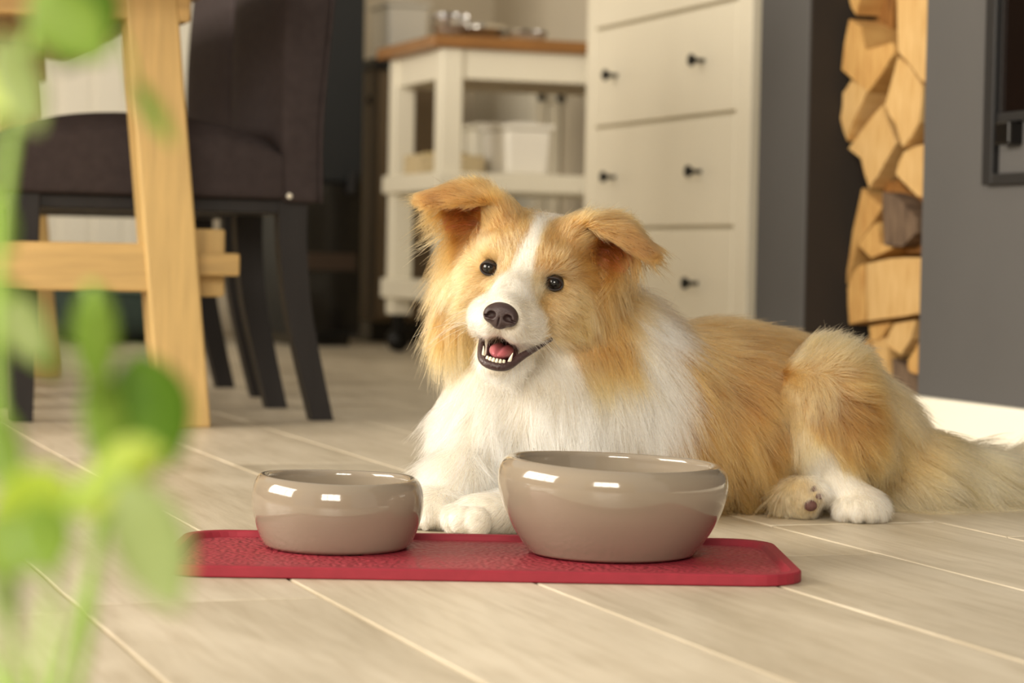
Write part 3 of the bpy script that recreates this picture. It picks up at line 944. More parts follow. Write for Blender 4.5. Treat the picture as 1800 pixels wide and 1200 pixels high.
class Field:
    def __init__(s, lo, hi, h):
        s.lo, s.h = np.array(lo, float), h
        s.n = np.ceil((np.array(hi) - s.lo) / h).astype(int) + 1
        s.F = np.full(s.n, .2, np.float32)
    def sub(s, lo, hi):
        i0 = np.clip(np.floor((lo - s.lo) / s.h).astype(int), 0, s.n - 1)
        i1 = np.clip(np.ceil((hi - s.lo) / s.h).astype(int) + 1, 1, s.n)
        sl = tuple(slice(a, b) for a, b in zip(i0, i1))
        g = [(s.lo[k] + s.h * np.arange(i0[k], i1[k])).astype(np.float32) for k in range(3)]
        X, Y, Z = np.meshgrid(*g, indexing='ij', sparse=False)
        return sl, np.stack([X, Y, Z], -1)
    def put(s, lo, hi, fn, k, mode='u'):
        lo, hi = np.asarray(lo) - k - 2 * s.h, np.asarray(hi) + k + 2 * s.h
        sl, P = s.sub(lo, hi)
        d = fn(P).astype(np.float32)
        f = s.F[sl]
        if mode == 'u':
            hh = np.maximum(k - np.abs(f - d), 0) / k
            s.F[sl] = np.minimum(f, d) - hh * hh * k * .25
        else:
            d = -d
            hh = np.maximum(k - np.abs(f - d), 0) / k
            s.F[sl] = np.maximum(f, d) + hh * hh * k * .25
    def ell(s, c, r, k=.02, R=None, mode='u'):
        c, r = np.asarray(c, float), np.asarray(r, float)
        R_ = np.eye(3) if R is None else R
        e = np.sqrt(((R_ * r) ** 2).sum(1))
        def fn(P):
            q = (P - c) @ R_
            a = np.sqrt(((q / r) ** 2).sum(-1)) + 1e-9
            b = np.sqrt(((q / (r * r)) ** 2).sum(-1)) + 1e-9
            return a * (a - 1) / b
        s.put(c - e, c + e, fn, k, mode)
    def cone(s, a, b, ra, rb, k=.02, mode='u'):
        a, b = np.asarray(a, float), np.asarray(b, float)
        def fn(P):
            ab = b - a
            t = np.clip(((P - a) @ ab) / (ab @ ab), 0, 1)
            q = P - a - t[..., None] * ab
            return np.sqrt((q * q).sum(-1)) - (ra + (rb - ra) * t)
        m = max(ra, rb)
        s.put(np.minimum(a, b) - m, np.maximum(a, b) + m, fn, k, mode)
    def cloud(s, pts, r, k=.006):
        pts = np.asarray(pts, np.float32)
        def fn(P):
            sh = P.shape[:-1]
            Q = P.reshape(-1, 3)
            d = np.full(len(Q), 1e9, np.float32)
            for p in pts:
                d = np.minimum(d, ((Q - p) ** 2).sum(1))
            return (np.sqrt(d) - r).reshape(sh)
        s.put(pts.min(0) - r, pts.max(0) + r, fn, k)

def surface_nets(F, lo, h):
    F = F.copy()
    F[0] = F[-1] = .1; F[:, 0] = F[:, -1] = .1; F[:, :, 0] = F[:, :, -1] = .1
    S = F < 0
    nx, ny, nz = F.shape
    cnt = np.zeros((nx - 1, ny - 1, nz - 1), np.uint8)
    offs = [(i, j, k) for i in (0, 1) for j in (0, 1) for k in (0, 1)]
    for i, j, k in offs:
        cnt += S[i:nx-1+i, j:ny-1+j, k:nz-1+k]
    act = np.argwhere((cnt > 0) & (cnt < 8))
    idx = np.full(cnt.shape, -1, np.int32)
    idx[act[:, 0], act[:, 1], act[:, 2]] = np.arange(len(act))
    val = np.stack([F[act[:, 0] + i, act[:, 1] + j, act[:, 2] + k] for i, j, k in offs], 1)
    O = np.array(offs, float)
    acc = np.zeros((len(act), 3)); c = np.zeros(len(act))
    for a in range(8):
        for b in range(a + 1, 8):
            if np.abs(O[a] - O[b]).sum() != 1: continue
            m = (val[:, a] < 0) != (val[:, b] < 0)
            t = val[m, a] / (val[m, a] - val[m, b])
            acc[m] += O[a] + t[:, None] * (O[b] - O[a]); c[m] += 1
    V = lo + h * (act + acc / c[:, None])
    Q = []
    for ax in range(3):
        sa = [slice(None)] * 3; sb = [slice(None)] * 3
        sa[ax] = slice(0, -1); sb[ax] = slice(1, None)
        e = np.argwhere(S[tuple(sa)] != S[tuple(sb)])
        u, w = (ax + 1) % 3, (ax + 2) % 3
        e = e[(e[:, u] > 0) & (e[:, w] > 0) & (e[:, u] < F.shape[u] - 1) & (e[:, w] < F.shape[w] - 1)]
        inside = S[e[:, 0], e[:, 1], e[:, 2]]
        q = []
        for du, dw in ((-1, -1), (0, -1), (0, 0), (-1, 0)):
            g = e.copy(); g[:, u] += du; g[:, w] += dw
            q.append(idx[g[:, 0], g[:, 1], g[:, 2]])
        q = np.stack(q, 1)
        q[~inside] = q[~inside][:, ::-1]
        Q.append(q)
    return V, np.vstack(Q)

def np_mesh(name, V, Q, m, parent=None, smooth=True):
    me = bpy.data.meshes.new(name)
    me.vertices.add(len(V)); me.vertices.foreach_set('co', np.asarray(V, np.float32).ravel())
    k = Q.shape[1]
    me.loops.add(Q.size); me.loops.foreach_set('vertex_index', Q.astype(np.int32).ravel())
    me.polygons.add(len(Q)); me.polygons.foreach_set('loop_start', np.arange(0, Q.size, k, dtype=np.int32))
    me.update(calc_edges=True); me.validate()
    me.polygons.foreach_set('use_smooth', [smooth] * len(me.polygons))
    me.materials.append(m)
    o = bpy.data.objects.new(name, me)
    C.objects.link(o)
    if parent: o.parent = parent
    return o

# -- body volume
fld = Field((-.135, 2.19, -.008), (.66, 2.80, .345), .0024)
E_ = fld.ell
E_(A(992, 745, 2.465), (.098, .10, .098), .03)            # chest
E_(A(1180, 725, 2.505), (.125, .105, .086), .05)          # ribs
E_(A(1310, 728, 2.535), (.105, .105, .086), .05)          # loin
E_(A(1420, 752, 2.57), (.100, .10, .075), .05)            # rump
E_(A(1125, 740, 2.445), (.070, .060, .085), .04)          # near shoulder
E_(A(878, 768, 2.43), (.040, .055, .085), .03)            # far shoulder
fld.cone(A(1005, 655, 2.48), A(985, 745, 2.465), .092, .10, .04)
fld.cone(A(955, 545, 2.455), A(1005, 655, 2.48), .070, .090, .04)
# forelegs and paws
fld.cone(A(860, 770, 2.40), A(812, 850, 2.35), .036, .027, .03)
fld.cone(A(812, 850, 2.35), A(772, 900, 2.315), .026, .020, .02)
pw = A(764, 910, 2.302); pw[2] = .018
E_(pw, (.026, .036, .017), .012)
for dx, dy in ((-.018, -.022), (-.006, -.031), (.007, -.031), (.018, -.022)):
    E_(pw + (dx, dy, -.004), (.0085, .014, .012), .005)
fld.cone(A(1000, 885, 2.35), A(885, 912, 2.268), .028, .020, .012)
pw2 = A(856, 918, 2.256); pw2[2] = .019
E_(pw2, (.032, .027, .017), .008)
for dx, dy in ((-.029, .004), (-.030, -.010), (-.022, -.023), (-.008, -.029)):
    E_(pw2 + (dx, dy, -.004), (.012, .0095, .0125), .003)
# hind leg on the near side
E_(A(1452, 690, 2.46), (.047, .048, .048), .010)
E_(A(1478, 748, 2.47), (.043, .052, .050), .02)
fld.cone(A(1418, 690, 2.44), A(1432, 770, 2.435), .032, .025, .012)
fld.cone(A(1432, 770, 2.445), A(1487, 868, 2.432), .026, .015, .015)
ph = A(1508, 900, 2.43); ph[2] = .019
fld.cone(A(1480, 860, 2.435), ph, .016, .017, .012)
E_(ph + (0.002, -.005, -.002), (.022, .030, .015), .01)
for dx, dy in ((-.017, -.018), (-.005, -.026), (.008, -.024), (.018, -.015)):
    E_(ph + (dx, dy, -.005), (.0085, .013, .0115), .004)
# other hind paw, sole towards the viewer
pq = A(1410, 886, 2.44); pq[2] = .024
E_(pq, (.021, .030, .021), .012)
for dx, dz in ((-.014, .010), (-.005, .016), (.006, .015), (.014, .008)):
    E_(pq + (dx, -.020, dz - .004), (.008, .010, .008), .005)
# tail
tl_ = [(1530, 790, 2.56, .036), (1600, 830, 2.56, .034), (1690, 858, 2.59, .026), (1790, 868, 2.64, .022), (1900, 872, 2.71, .016)]
for a_, b_ in zip(tl_, tl_[1:]):
    fld.cone(A(*a_[:3]), A(*b_[:3]), a_[3], b_[3], .03)

# -- head volume, in head centimetres
def HE(c, r, k, mode='u', R=None):
    fld.ell(h2w(c), np.array(r) * .01, k * .01, HROT if R is None else HROT @ R, mode)
def HCn(a, b, ra, rb, k, mode='u'):
    fld.cone(h2w(a), h2w(b), ra * .01, rb * .01, k * .01, mode)
def rotx(d):
    d = math.radians(d); return np.array([[1, 0, 0], [0, math.cos(d), -math.sin(d)], [0, math.sin(d), math.cos(d)]])
def roty(d):
    d = math.radians(d); return np.array([[math.cos(d), 0, math.sin(d)], [0, 1, 0], [-math.sin(d), 0, math.cos(d)]])
HE((0, .5, -6.0), (6.2, 4.9, 6.2), 2.0)
HE((0, -3.0, -7.0), (6.4, 5.0, 5.0), 2.5)
for s in (-1, 1):
    HE((s * 4.0, -2.6, -4.2), (2.9, 3.3, 4.0), 2.0)
    HE((s * 2.4, 1.7, -1.9), (1.8, 1.2, 1.4), 1.2)
for s in (-1, 1):
    HE((s * 5.3, -5.2, -6.8), (2.2, 4.6, 3.2), 2.0)
    HE((s * 5.8, -.8, -7.6), (2.0, 3.2, 2.4), 1.5)
HCn((0, -1.5, -.8), (0, -2.9, 5.7), 2.75, 1.75, 1.4)
for s in (-1, 1):
    HE((s * 1.2, -3.95, 5.4), (1.35, 1.45, 1.9), .8)
    HE((s * 2.05, -3.9, 2.8), (1.5, 1.85, 2.8), 1.0)
HCn((0, -5.8, -2.5), (0, -8.25, 4.3), 2.7, 1.05, 1.0)
HE((0, -8.3, 4.4), (1.6, .9, 1.3), .6)
# mouth
HE((0, -6.8, 4.3), (1.5, 1.2, 4.0), .3, 's', rotx(8))
for s in (-1, 1):
    HCn((s * 1.3, -6.9, 4.8), (s * 4.2, -5.1, 1.3), .60, .28, .25, 's')
# eye sockets
EYE = [np.array([s * 3.28, 0, -.75]) for s in (-1, 1)]
for e in EYE:
    HE(e + (0, 0, .35), (.94, .76, .92), .3, 's')
for s in (-1, 1):
    HE((s * 3.5, 4.3, -5.0), (1.9, 1.6, 2.2), 1.2)
# ears
ear_rows = [[(3.0, 3.8, -4.0), (5.6, 3.4, -7.6), (8.0, .6, -5.6)],
            [(3.4, 5.0, -3.9), (6.4, 5.2, -7.6), (9.2, 2.4, -5.6)],
            [(4.6, 6.0, -3.4), (7.4, 6.7, -6.2), (10.2, 4.3, -5.8)],
            [(7.2, 5.5, -2.2), (9.0, 6.3, -3.6), (11.2, 4.9, -4.8)],
            [(10.9, 4.4, -1.9), (11.7, 4.9, -2.7), (12.0, 4.5, -3.4)]]
EARP = []
cols_ = [spline([r[c] for r in ear_rows], 6) for c in range(3)]
for i in range(len(cols_[0])):
    for p in spline([cols_[0][i], cols_[1][i], cols_[2][i]], 9):
        EARP.append(p)
EARP = np.array(EARP)
for s in (-1, 1):
    fld.cloud(np.array([h2w(p * (s, 1, 1)) for p in EARP]), .0034, .008)
V, Q = surface_nets(fld.F, fld.lo, fld.h)
# relax twice along the surface
def relax(V, Q, it, w):
    a = np.concatenate([Q[:, i] for i in range(4)]); b = np.concatenate([Q[:, (i + 1) % 4] for i in range(4)])
    n = np.bincount(a, minlength=len(V)) + np.bincount(b, minlength=len(V))
    for _ in range(it):
        acc = np.stack([np.bincount(a, V[b, k], len(V)) + np.bincount(b, V[a, k], len(V)) for k in range(3)], 1)
        V = V + w * (acc / np.maximum(n, 1)[:, None] - V)
    return V
V = relax(V, Q, 2, .5)
V[:, 2] = np.maximum(V[:, 2], .0015)

dog = thing('dog', 'tan and white long-haired dog lying behind the bowls with open mouth', 'dog', (.08, 2.45, 0))
DL = np.array(dog.location)

def attr_mat(name, rough=.8, spec=.2, scale=1.0):
    m = bpy.data.materials.new(name); m.use_nodes = True
    nt = m.node_tree; p = nt.nodes['Principled BSDF']
    at_ = nt.nodes.new('ShaderNodeAttribute'); at_.attribute_name = 'col'
    nt.links.new(at_.outputs['Color'], p.inputs['Base Color'])
    p.inputs['Roughness'].default_value = rough; p.inputs['Specular IOR Level'].default_value = spec
    return m
body = np_mesh('body', V - DL, Q, attr_mat('dog_skin', .75), dog)
bvh = BVHTree.FromPolygons([tuple(v) for v in V], [tuple(q) for q in Q.tolist()])

# -- groom: anchors found on the body along lines of sight, then used as 3-D points
PAL = {k: np.array(srgb(*v)[:3]) for k, v in dict(T=(178, 136, 80), D=(156, 113, 61), L=(198, 165, 114), C=(216, 192, 148), W=(246, 238, 222), E=(146, 101, 52), P=(206, 150, 132)).items()}
GROOM = [
 # px, py, dx, dy(down), dz(toward viewer), length cm, lift, colour
 (935,395,.05,-1,0,1.1,.25,'T'),(880,415,-.25,-1,0,1.1,.25,'T'),(845,440,-.6,-.8,0,1.0,.2,'L'),(990,425,.35,-.9,0,1.1,.25,'T'),(1030,470,.9,-.2,0,1.5,.25,'T'),
 (940,440,.1,-1,0,.9,.2,'T'),(890,450,-.1,-1,0,.8,.2,'L'),(820,480,-.9,.2,0,1.2,.2,'L'),(805,530,-.8,.6,0,2.0,.25,'L'),(850,515,-.8,.3,0,.7,.15,'L'),
 (1000,530,.8,.3,0,1.1,.2,'L'),(1020,580,.8,.6,0,2.2,.25,'L'),(965,560,.7,.4,0,.8,.15,'L'),(930,500,.5,-.6,0,.6,.15,'C'),
 (900,500,0,-1,0,.6,.15,'W'),(930,560,.8,-.1,0,.65,.2,'W'),(905,592,.4,.8,0,.6,.2,'W'),(845,580,-.7,.5,0,.65,.2,'W'),
 (880,658,0,1,.2,1.0,.3,'W'),(935,645,.4,.9,0,2.0,.3,'W'),(985,640,.4,.9,0,3.0,.3,'W'),(950,690,.2,1,.1,4.0,.3,'W'),(860,690,-.1,1,.1,4.0,.3,'W'),
 (790,470,-.5,1,0,3.6,.35,'T'),(785,560,-.4,1,0,5.0,.35,'T'),(790,620,-.3,1,0,5.0,.3,'T'),(815,600,-.2,1,0,3.6,.25,'L'),(825,665,-.1,1,0,4.5,.3,'W'),
 (1060,530,.5,.9,0,3.6,.3,'T'),(1085,600,.3,1,0,5.0,.3,'T'),(1035,635,.2,1,0,4.2,.3,'L'),(1060,690,.1,1,0,5.0,.25,'W'),(1090,700,.1,1,0,5.5,.25,'W'),(1010,690,.1,1,0,5,.25,'W'),(1040,590,.4,.9,0,3.6,.25,'T'),
 (1125,590,.3,1,0,5.5,.25,'W'),(1145,650,.2,1,0,6.0,.25,'W'),(1115,740,.1,1,0,6.0,.2,'W'),(1150,710,.15,1,0,6.0,.2,'W'),
 (850,720,-.1,1,0,5.0,.25,'W'),(835,770,-.1,1,0,4.0,.25,'W'),(900,740,0,1,0,5.5,.25,'W'),(1000,750,.05,1,0,5.5,.25,'W'),(1060,770,.05,1,0,5.5,.2,'W'),(1110,800,.1,1,0,5.5,.2,'C'),(960,820,0,1,0,5,.2,'W'),
 (1195,630,.6,.8,0,4.2,.2,'T'),(1230,600,1,.3,0,3.0,.15,'T'),(1300,590,1,.2,0,2.6,.15,'D'),(1360,610,1,.3,0,2.6,.15,'D'),(1230,700,.5,.9,0,5.0,.2,'T'),(1195,770,.3,1,0,5.5,.2,'T'),
 (1290,670,.75,.7,0,4.4,.2,'D'),(1290,770,.5,.9,0,5.0,.2,'T'),(1330,840,.35,1,0,4.6,.2,'T'),(1365,660,.85,.5,0,3.2,.15,'D'),(1360,750,.45,.9,0,4.2,.15,'D'),(1200,840,.2,1,0,5.0,.2,'L'),(1270,860,.3,1,0,4.6,.2,'T'),
 (1420,625,.25,-.9,0,2.4,.55,'L'),(1465,630,.5,-.7,0,2.6,.55,'L'),(1500,680,.9,-.1,0,2.4,.4,'T'),(1390,680,.1,.9,.1,1.4,.15,'L'),(1400,640,.0,-.6,.2,1.6,.3,'L'),(1395,720,.1,1,.1,1.4,.15,'L'),(1440,690,.2,.8,0,2.0,.2,'L'),(1500,720,.8,.5,0,2.8,.25,'D'),
 (1480,775,.4,.9,0,2.8,.2,'T'),(1515,775,.7,.6,0,4.0,.25,'T'),(1415,770,.2,1,0,2.0,.15,'C'),(1450,740,.3,.9,0,2.2,.2,'T'),
 (1445,810,.45,.9,0,1.5,.15,'W'),(1475,850,.45,.9,0,1.3,.15,'W'),(1510,895,.1,1,.2,.8,.2,'W'),(1500,880,.2,1,.2,.8,.2,'W'),(1410,885,0,1,.2,.7,.3,'C'),
 (1590,800,.75,.6,0,5.0,.4,'L'),(1610,840,.8,.6,0,5.0,.35,'C'),(1690,850,.9,.4,0,5.5,.38,'C'),(1780,860,1,.25,0,5.5,.38,'C'),
 (800,850,-.25,1,0,2.4,.25,'W'),(770,905,-.2,1,.2,.7,.2,'W'),(850,912,-.7,.5,.2,.6,.2,'W'),(820,925,-.7,.5,.2,.5,.2,'W'),(885,905,-.6,.5,.2,.9,.2,'W'),(860,890,-.6,.3,.2,.8,.2,'W'),
]
def hit(px, py):
    d = ray(px, py).normalized()
    h_ = bvh.ray_cast(CAM, d)
    return h_[0]
GP, GD, GL, GLift, GC = [], [], [], [], []
def add_groom(P, D, L, lift, c):
    GP.append(np.array(P)); D = np.array(D, float); GD.append(D / np.linalg.norm(D)); GL.append(L * .01); GLift.append(lift); GC.append(PAL[c])
for px, py, dx, dy, dz, L, lift, c in GROOM:
    h_ = hit(px, py)
    if h_ is None:
        print('groom miss', px, py); continue
    add_groom(h_, (dx, -dz, -dy), L, lift, c)
# ears, in head space: (point, direction, length, lift, colour)
for s in (-1, 1):
    for p, d, L, lf, c in (((11.4,4.7,-2.5),(1,-.4,0),.8,.12,'E'),((9,5.8,-3.0),(1,-.25,.1),1.0,.15,'E'),((7.4,5.4,-2.4),(1,-.2,0),1.2,.15,'D'),((6.2,6.2,-4.2),(.9,.15,0),1.4,.22,'D'),((3.8,5.2,-4),(.4,.9,0),2.2,.4,'T'),((6.8,6.4,-7),(.6,.8,-.3),1.6,.3,'T'),
                       ((9.8,3.4,-5.4),(.6,-.8,.2),3.4,.4,'D'),((8.8,1.4,-5.2),(.5,-1,.1),4.2,.4,'T'),((7.5,3.0,-6.2),(.8,-.2,.5),2.2,.4,'E'),((5.6,4.0,-6.4),(.8,.2,.6),1.8,.4,'E'),((4.2,4.2,-3.2),(.6,.6,0),1.5,.25,'T'),
                       ((8.0,-1,-6.5),(.3,-1,.1),4.6,.36,'T'),((7.6,-5,-6.5),(.2,-1,.1),5.0,.32,'T'),((7.0,-7.8,-6.5),(.1,-1,.1),4.8,.28,'L'),((6.6,-6,-4.5),(.3,-1,.1),4.6,.3,'T'),((6.0,-10,-4.8),(.1,-1,.1),5.0,.3,'W'),((6.4,-3,-3.2),(.6,-.8,0),2.6,.25,'L')):
        add_groom(h2w(np.array(p) * (s, 1, 1)), HROT @ (np.array(d, float) * (s, 1, 1)), L, lf, c)
# far side and underside, out of the photograph's sight: same coat, brushed back and down
for P, D, L, c in (((.10, 2.62, .12), (.3, .2, -1), 5, 'T'), ((.25, 2.64, .12), (.5, .2, -.9), 5, 'D'), ((.0, 2.54, .16), (0, .3, -1), 5, 'W'), ((.35, 2.67, .1), (.6, .2, -.8), 4, 'T'), ((.02, 2.46, .30), (.2, 1, -.3), 3, 'T'), ((.04, 2.53, .24), (.2, .5, -1), 5, 'W')):
    add_groom(P, D, L, .2, c)
GP, GD, GL, GLift, GC = map(np.array, (GP, GD, GL, GLift, GC))

def field_at(P):
    out = [np.zeros((len(P), 3)), np.zeros(len(P)), np.zeros(len(P)), np.zeros((len(P), 3))]
    for i in range(0, len(P), 20000):
        p = P[i:i + 20000]
        d2 = ((p[:, None, :] - GP[None]) ** 2).sum(-1) + 1e-6
        w = 1 / d2 ** 2
        w /= w.sum(1, keepdims=True)
        out[0][i:i+20000] = w @ GD; out[1][i:i+20000] = w @ GL; out[2][i:i+20000] = w @ GLift
        w = 1 / d2 ** 3.5
        w /= w.sum(1, keepdims=True)
        out[3][i:i+20000] = w @ GC
    return out

def smooth(a, b, x):
    t = np.clip((x - a) / (b - a), 0, 1)
    return t * t * (3 - 2 * t)
def head_pattern(P, col, jit):
    """white blaze, muzzle and chin, laid out in the head's own frame; returns colour"""
    h = w2h(P) + jit
    x, y, z = h[:, 0], h[:, 1], h[:, 2]
    ax = np.abs(x)
    inh = (z > -9) & (y > -11)
    bw_ = np.interp(y, [-4, -2, 0, 1.5, 3, 5, 6.5], [2.6, 2.2, 1.25, .9, .72, .62, .5])
    bl = smooth(.25, -.25, np.abs(x - np.interp(y, [-2, 2, 6], [0, .1, .45])) - bw_) * (y > -3) * (z > -7.5)
    mz = smooth(2.2, 3.4, z - .25 * np.maximum(ax - 1.5, 0)) * (y > -7)
    ch = smooth(4.6, 3.6, ax) * smooth(-6.0, -6.8, y) * smooth(-1.5, .5, z)
    w = np.maximum(np.maximum(bl, mz), ch) * inh
    col = col * (1 - w[:, None]) + PAL['W'] * w[:, None]
    return col

# skin colour per vertex
vn = np.empty(len(V) * 3, np.float32); body.data.vertex_normals.foreach_get('vector', vn); VN = vn.reshape(-1, 3)
sk = head_pattern(V, field_at(V)[3], 0) * .80
hv = w2h(V)
mouth_d = lambda h: np.minimum(
    np.sqrt((h[:, 0] / 1.65) ** 2 + ((h[:, 1] + 6.75) / 1.35) ** 2 + ((h[:, 2] - 4.3) / 4.2) ** 2) - 1,
    np.minimum.reduce([np.sqrt(((h - (np.array((s * 1.3, -6.9, 4.8)) + np.clip(((h - (s * 1.3, -6.9, 4.8)) @ np.array((s * 2.9, 1.8, -3.5))) / 23.9, 0, 1)[:, None] * np.array((s * 2.9, 1.8, -3.5)))) ** 2).sum(1)) - .70 + .36 * np.clip(((h - (s * 1.3, -6.9, 4.8)) @ np.array((s * 2.9, 1.8, -3.5))) / 23.9, 0, 1) for s in (-1, 1)]))
inm = (mouth_d(hv) < .13) & (hv[:, 2] > -1)
sk[inm] = srgb(74, 40, 42)[:3]
def ear_inner(P, N):
    h = w2h(P); n_ = N @ HROT
    s = np.sign(h[:, 0]); ax = np.abs(h[:, 0])
    return (ax > 5.2) & (ax < 9.6) & (h[:, 1] > 1.8) & (h[:, 1] < 6.6) & (n_[:, 2] > .15) & (h[:, 2] < -4.3)
inear = ear_inner(V, VN)
sk[inear] = srgb(170, 112, 92)[:3]
ca = body.data.color_attributes.new('col', 'FLOAT_COLOR', 'POINT')
ca.data.foreach_set('color', np.hstack([sk, np.ones((len(sk), 1))]).astype(np.float32).ravel())

# -- fur
tri = np.vstack([Q[:, [0, 1, 2]], Q[:, [0, 2, 3]]])
tc_ = V[tri].mean(1)
cr = np.cross(V[tri[:, 1]] - V[tri[:, 0]], V[tri[:, 2]] - V[tri[:, 0]])
ar = .5 * np.linalg.norm(cr, axis=1)
tn = cr / np.maximum(2 * ar, 1e-12)[:, None]
fD, fL, fLi, fC = field_at(tc_)
dens = np.interp(fL, [.006, .012, .03, .06], [120e4, 95e4, 46e4, 36e4])
view = np.array(CAM) - tc_; view /= np.linalg.norm(view, axis=1)[:, None]
facing = (tn * view).sum(1)
dens *= np.where(facing < -.35, .22, 1.0)
dens[(tc_[:, 2] < .004)] = 0
ht = w2h(tc_)
dens[(mouth_d(ht) < .10) & (ht[:, 2] > -1)] = 0
for e in EYE:
    r_ = np.sqrt(((ht - e)[:, 0] / .92) ** 2 + ((ht - e)[:, 1] / .76) ** 2)
    dens[(r_ < 1) & (ht[:, 2] > -3)] = 0
NOSE = np.array((0, -2.85, 7.75))
dens[(np.abs(ht[:, 0]) < 1.5) & (np.abs(ht[:, 1] - NOSE[1]) < 1.15) & (ht[:, 2] > 6.6)] = 0
dens[ear_inner(tc_, tn)] *= .4
PADS = ((.005, -.008, .0066), (.0135, .002, .0040), (.0075, .009, .0036))
for dx, dz, r_ in PADS:
    dens[(np.abs(tc_ - (pq + (dx, -.024, dz))) < (r_, .012, r_ * .9)).all(1)] *= .15
lipr = [(.9, -8.1, 5.35), (1.5, -7.8, 4.7), (2.2, -7.0, 3.75), (3.3, -6.05, 2.6), (4.4, -5.1, 1.45)]
lipl = [(-2.7, -5.6, 1.0), (-2.2, -6.35, 2.2), (-1.85, -7.1, 3.5), (-1.45, -7.8, 4.7), (-.9, -8.1, 5.35)]
lipc = spline(lipl + [(0, -8.2, 5.6)] + lipr, 5)
lip_d = np.min([np.linalg.norm(ht - q, axis=1) for q in lipc], axis=0)
dens[lip_d < .50] = 0
exp = dens * ar
N = rng.poisson(exp)
ti = np.repeat(np.arange(len(tri)), N)
u = rng.random((len(ti), 2)); su = np.sqrt(u[:, :1]); 
Rt = V[tri[ti, 0]] * (1 - su) + V[tri[ti, 1]] * (su * (1 - u[:, 1:])) + V[tri[ti, 2]] * (su * u[:, 1:])
Nn = tn[ti]
# smooth normals for roots
Nn = VN[tri[ti, 0]] * .34 + VN[tri[ti, 1]] * .33 + VN[tri[ti, 2]] * .33
Nn /= np.maximum(np.linalg.norm(Nn, axis=1), 1e-9)[:, None]
D, Ln, Li, Cc = field_at(Rt)
n = len(Rt)
print('hairs', n)
comb = D + rng.normal(0, .16, (n, 3))
# low-frequency waviness of the brushing direction
def wave(P, f, seed):
    r = np.random.default_rng(seed); out = np.zeros((len(P), 3))
    for _ in range(5):
        k = r.normal(0, f, 3); ph_ = r.random(3) * 6.28
        out += np.sin((P @ k)[:, None] + ph_)
    return out / 5
comb += .45 * wave(Rt, 70, 3) * np.clip(Ln / .04, .2, 1)[:, None]
comb -= (comb * Nn).sum(1)[:, None] * Nn
comb /= np.maximum(np.linalg.norm(comb, axis=1), 1e-9)[:, None]
lift = np.clip(Li + rng.normal(0, .07, n), .06, .9)[:, None]
d0 = comb * (1 - lift) + Nn * (lift + .12); d0 /= np.linalg.norm(d0, axis=1)[:, None]
d1 = comb * (1 - lift * .5) + Nn * (lift * .35) + np.array((0, 0, -.12)); d1 /= np.linalg.norm(d1, axis=1)[:, None]
Ln = Ln * np.clip(rng.normal(.92, .17, n), .45, 1.35)
K = 7
t = np.linspace(0, 1, K)
Pts = Rt[:, None, :] + Ln[:, None, None] * (d0[:, None, :] * (t - .5 * t * t)[None, :, None] + d1[:, None, :] * (.5 * t * t)[None, :, None] * 1.0)
Pts += Ln[:, None, None] * d1[:, None, :] * (.25 * t ** 2)[None, :, None]
# clumps: every lock gathers towards one of its hairs
nc = n // 26
ci = rng.choice(n, nc, replace=False)
kd = KDTree(nc)
for i, c_ in enumerate(ci):
    kd.insert(Rt[c_], i)
kd.balance()
near = np.fromiter((kd.find(r_)[1] for r_ in Rt), dtype=np.int64, count=n)
ctr = ci[near]
off = Pts[ctr] - Rt[ctr][:, None, :]
tgt = Rt[ctr][:, None, :] + off
cl = (np.interp(Ln, [.008, .02, .05], [.15, .55, .78]) * np.clip(rng.normal(1, .2, n), .3, 1.3))[:, None] * (t ** 1.3)[None]
ok_ = (np.linalg.norm(Rt - Rt[ctr], axis=1) < .012) & (np.abs(Ln - Ln[ctr]) < .03)
cl *= ok_[:, None]
tgt_l = Rt[ctr][:, None, :] + off * (Ln / np.maximum(Ln[ctr], 1e-4))[:, None, None]
Pts = Pts * (1 - cl[..., None]) + tgt_l * cl[..., None]
# individual strays and a slight wave
Pts += (rng.normal(0, 1, (n, 1, 3)) * (.05 * Ln)[:, None, None]) * (t ** 2)[None, :, None]
Pts += (np.sin(t[None, :] * 7 + rng.random((n, 1)) * 6.28) * (.012 * Ln)[:, None] * t[None])[..., None] * wave(Rt, 200, 8)[:, None, :] * 2
Pts[..., 2] = np.maximum(Pts[..., 2], .0006 + .002 * rng.random((n, 1)))
jit = rng.normal(0, .13, (n, 3))
Cc = head_pattern(Rt, Cc, jit)
# lock-wise and strand-wise variation of tone
lock = rng.normal(1, .16, nc)[near]
Cc = Cc * (lock * np.clip(rng.normal(1, .15, n), .6, 1.35))[:, None]
hr_ = w2h(Rt)
# grey lip fringe
lipz = np.exp(-((mouth_d(hr_) - .15) / .14) ** 2) * (hr_[:, 2] > 3.5) * (hr_[:, 1] > -6.5)
Cc *= (1 - .30 * lipz)[:, None]
for e, s in zip(EYE, (-1, 1)):     # darker fur rimming the eyes and towards their inner corners
    q = (hr_ - e) * (1, 1.15, .6) + np.array((s * .25, 0, 0))
    Cc *= (1 - .38 * np.exp(-((np.linalg.norm(q, axis=1) - 1.05) / .42) ** 2))[:, None]
Cc = np.clip(Cc, 0.01, .96)
# short soft muzzle close to nose and eyes
rad = np.interp(Ln, [.006, .02, .05], [.00016, .00020, .00024])
RAD = rad[:, None] * np.interp(t, [0, .5, 1], [1.0, .85, .18])[None]

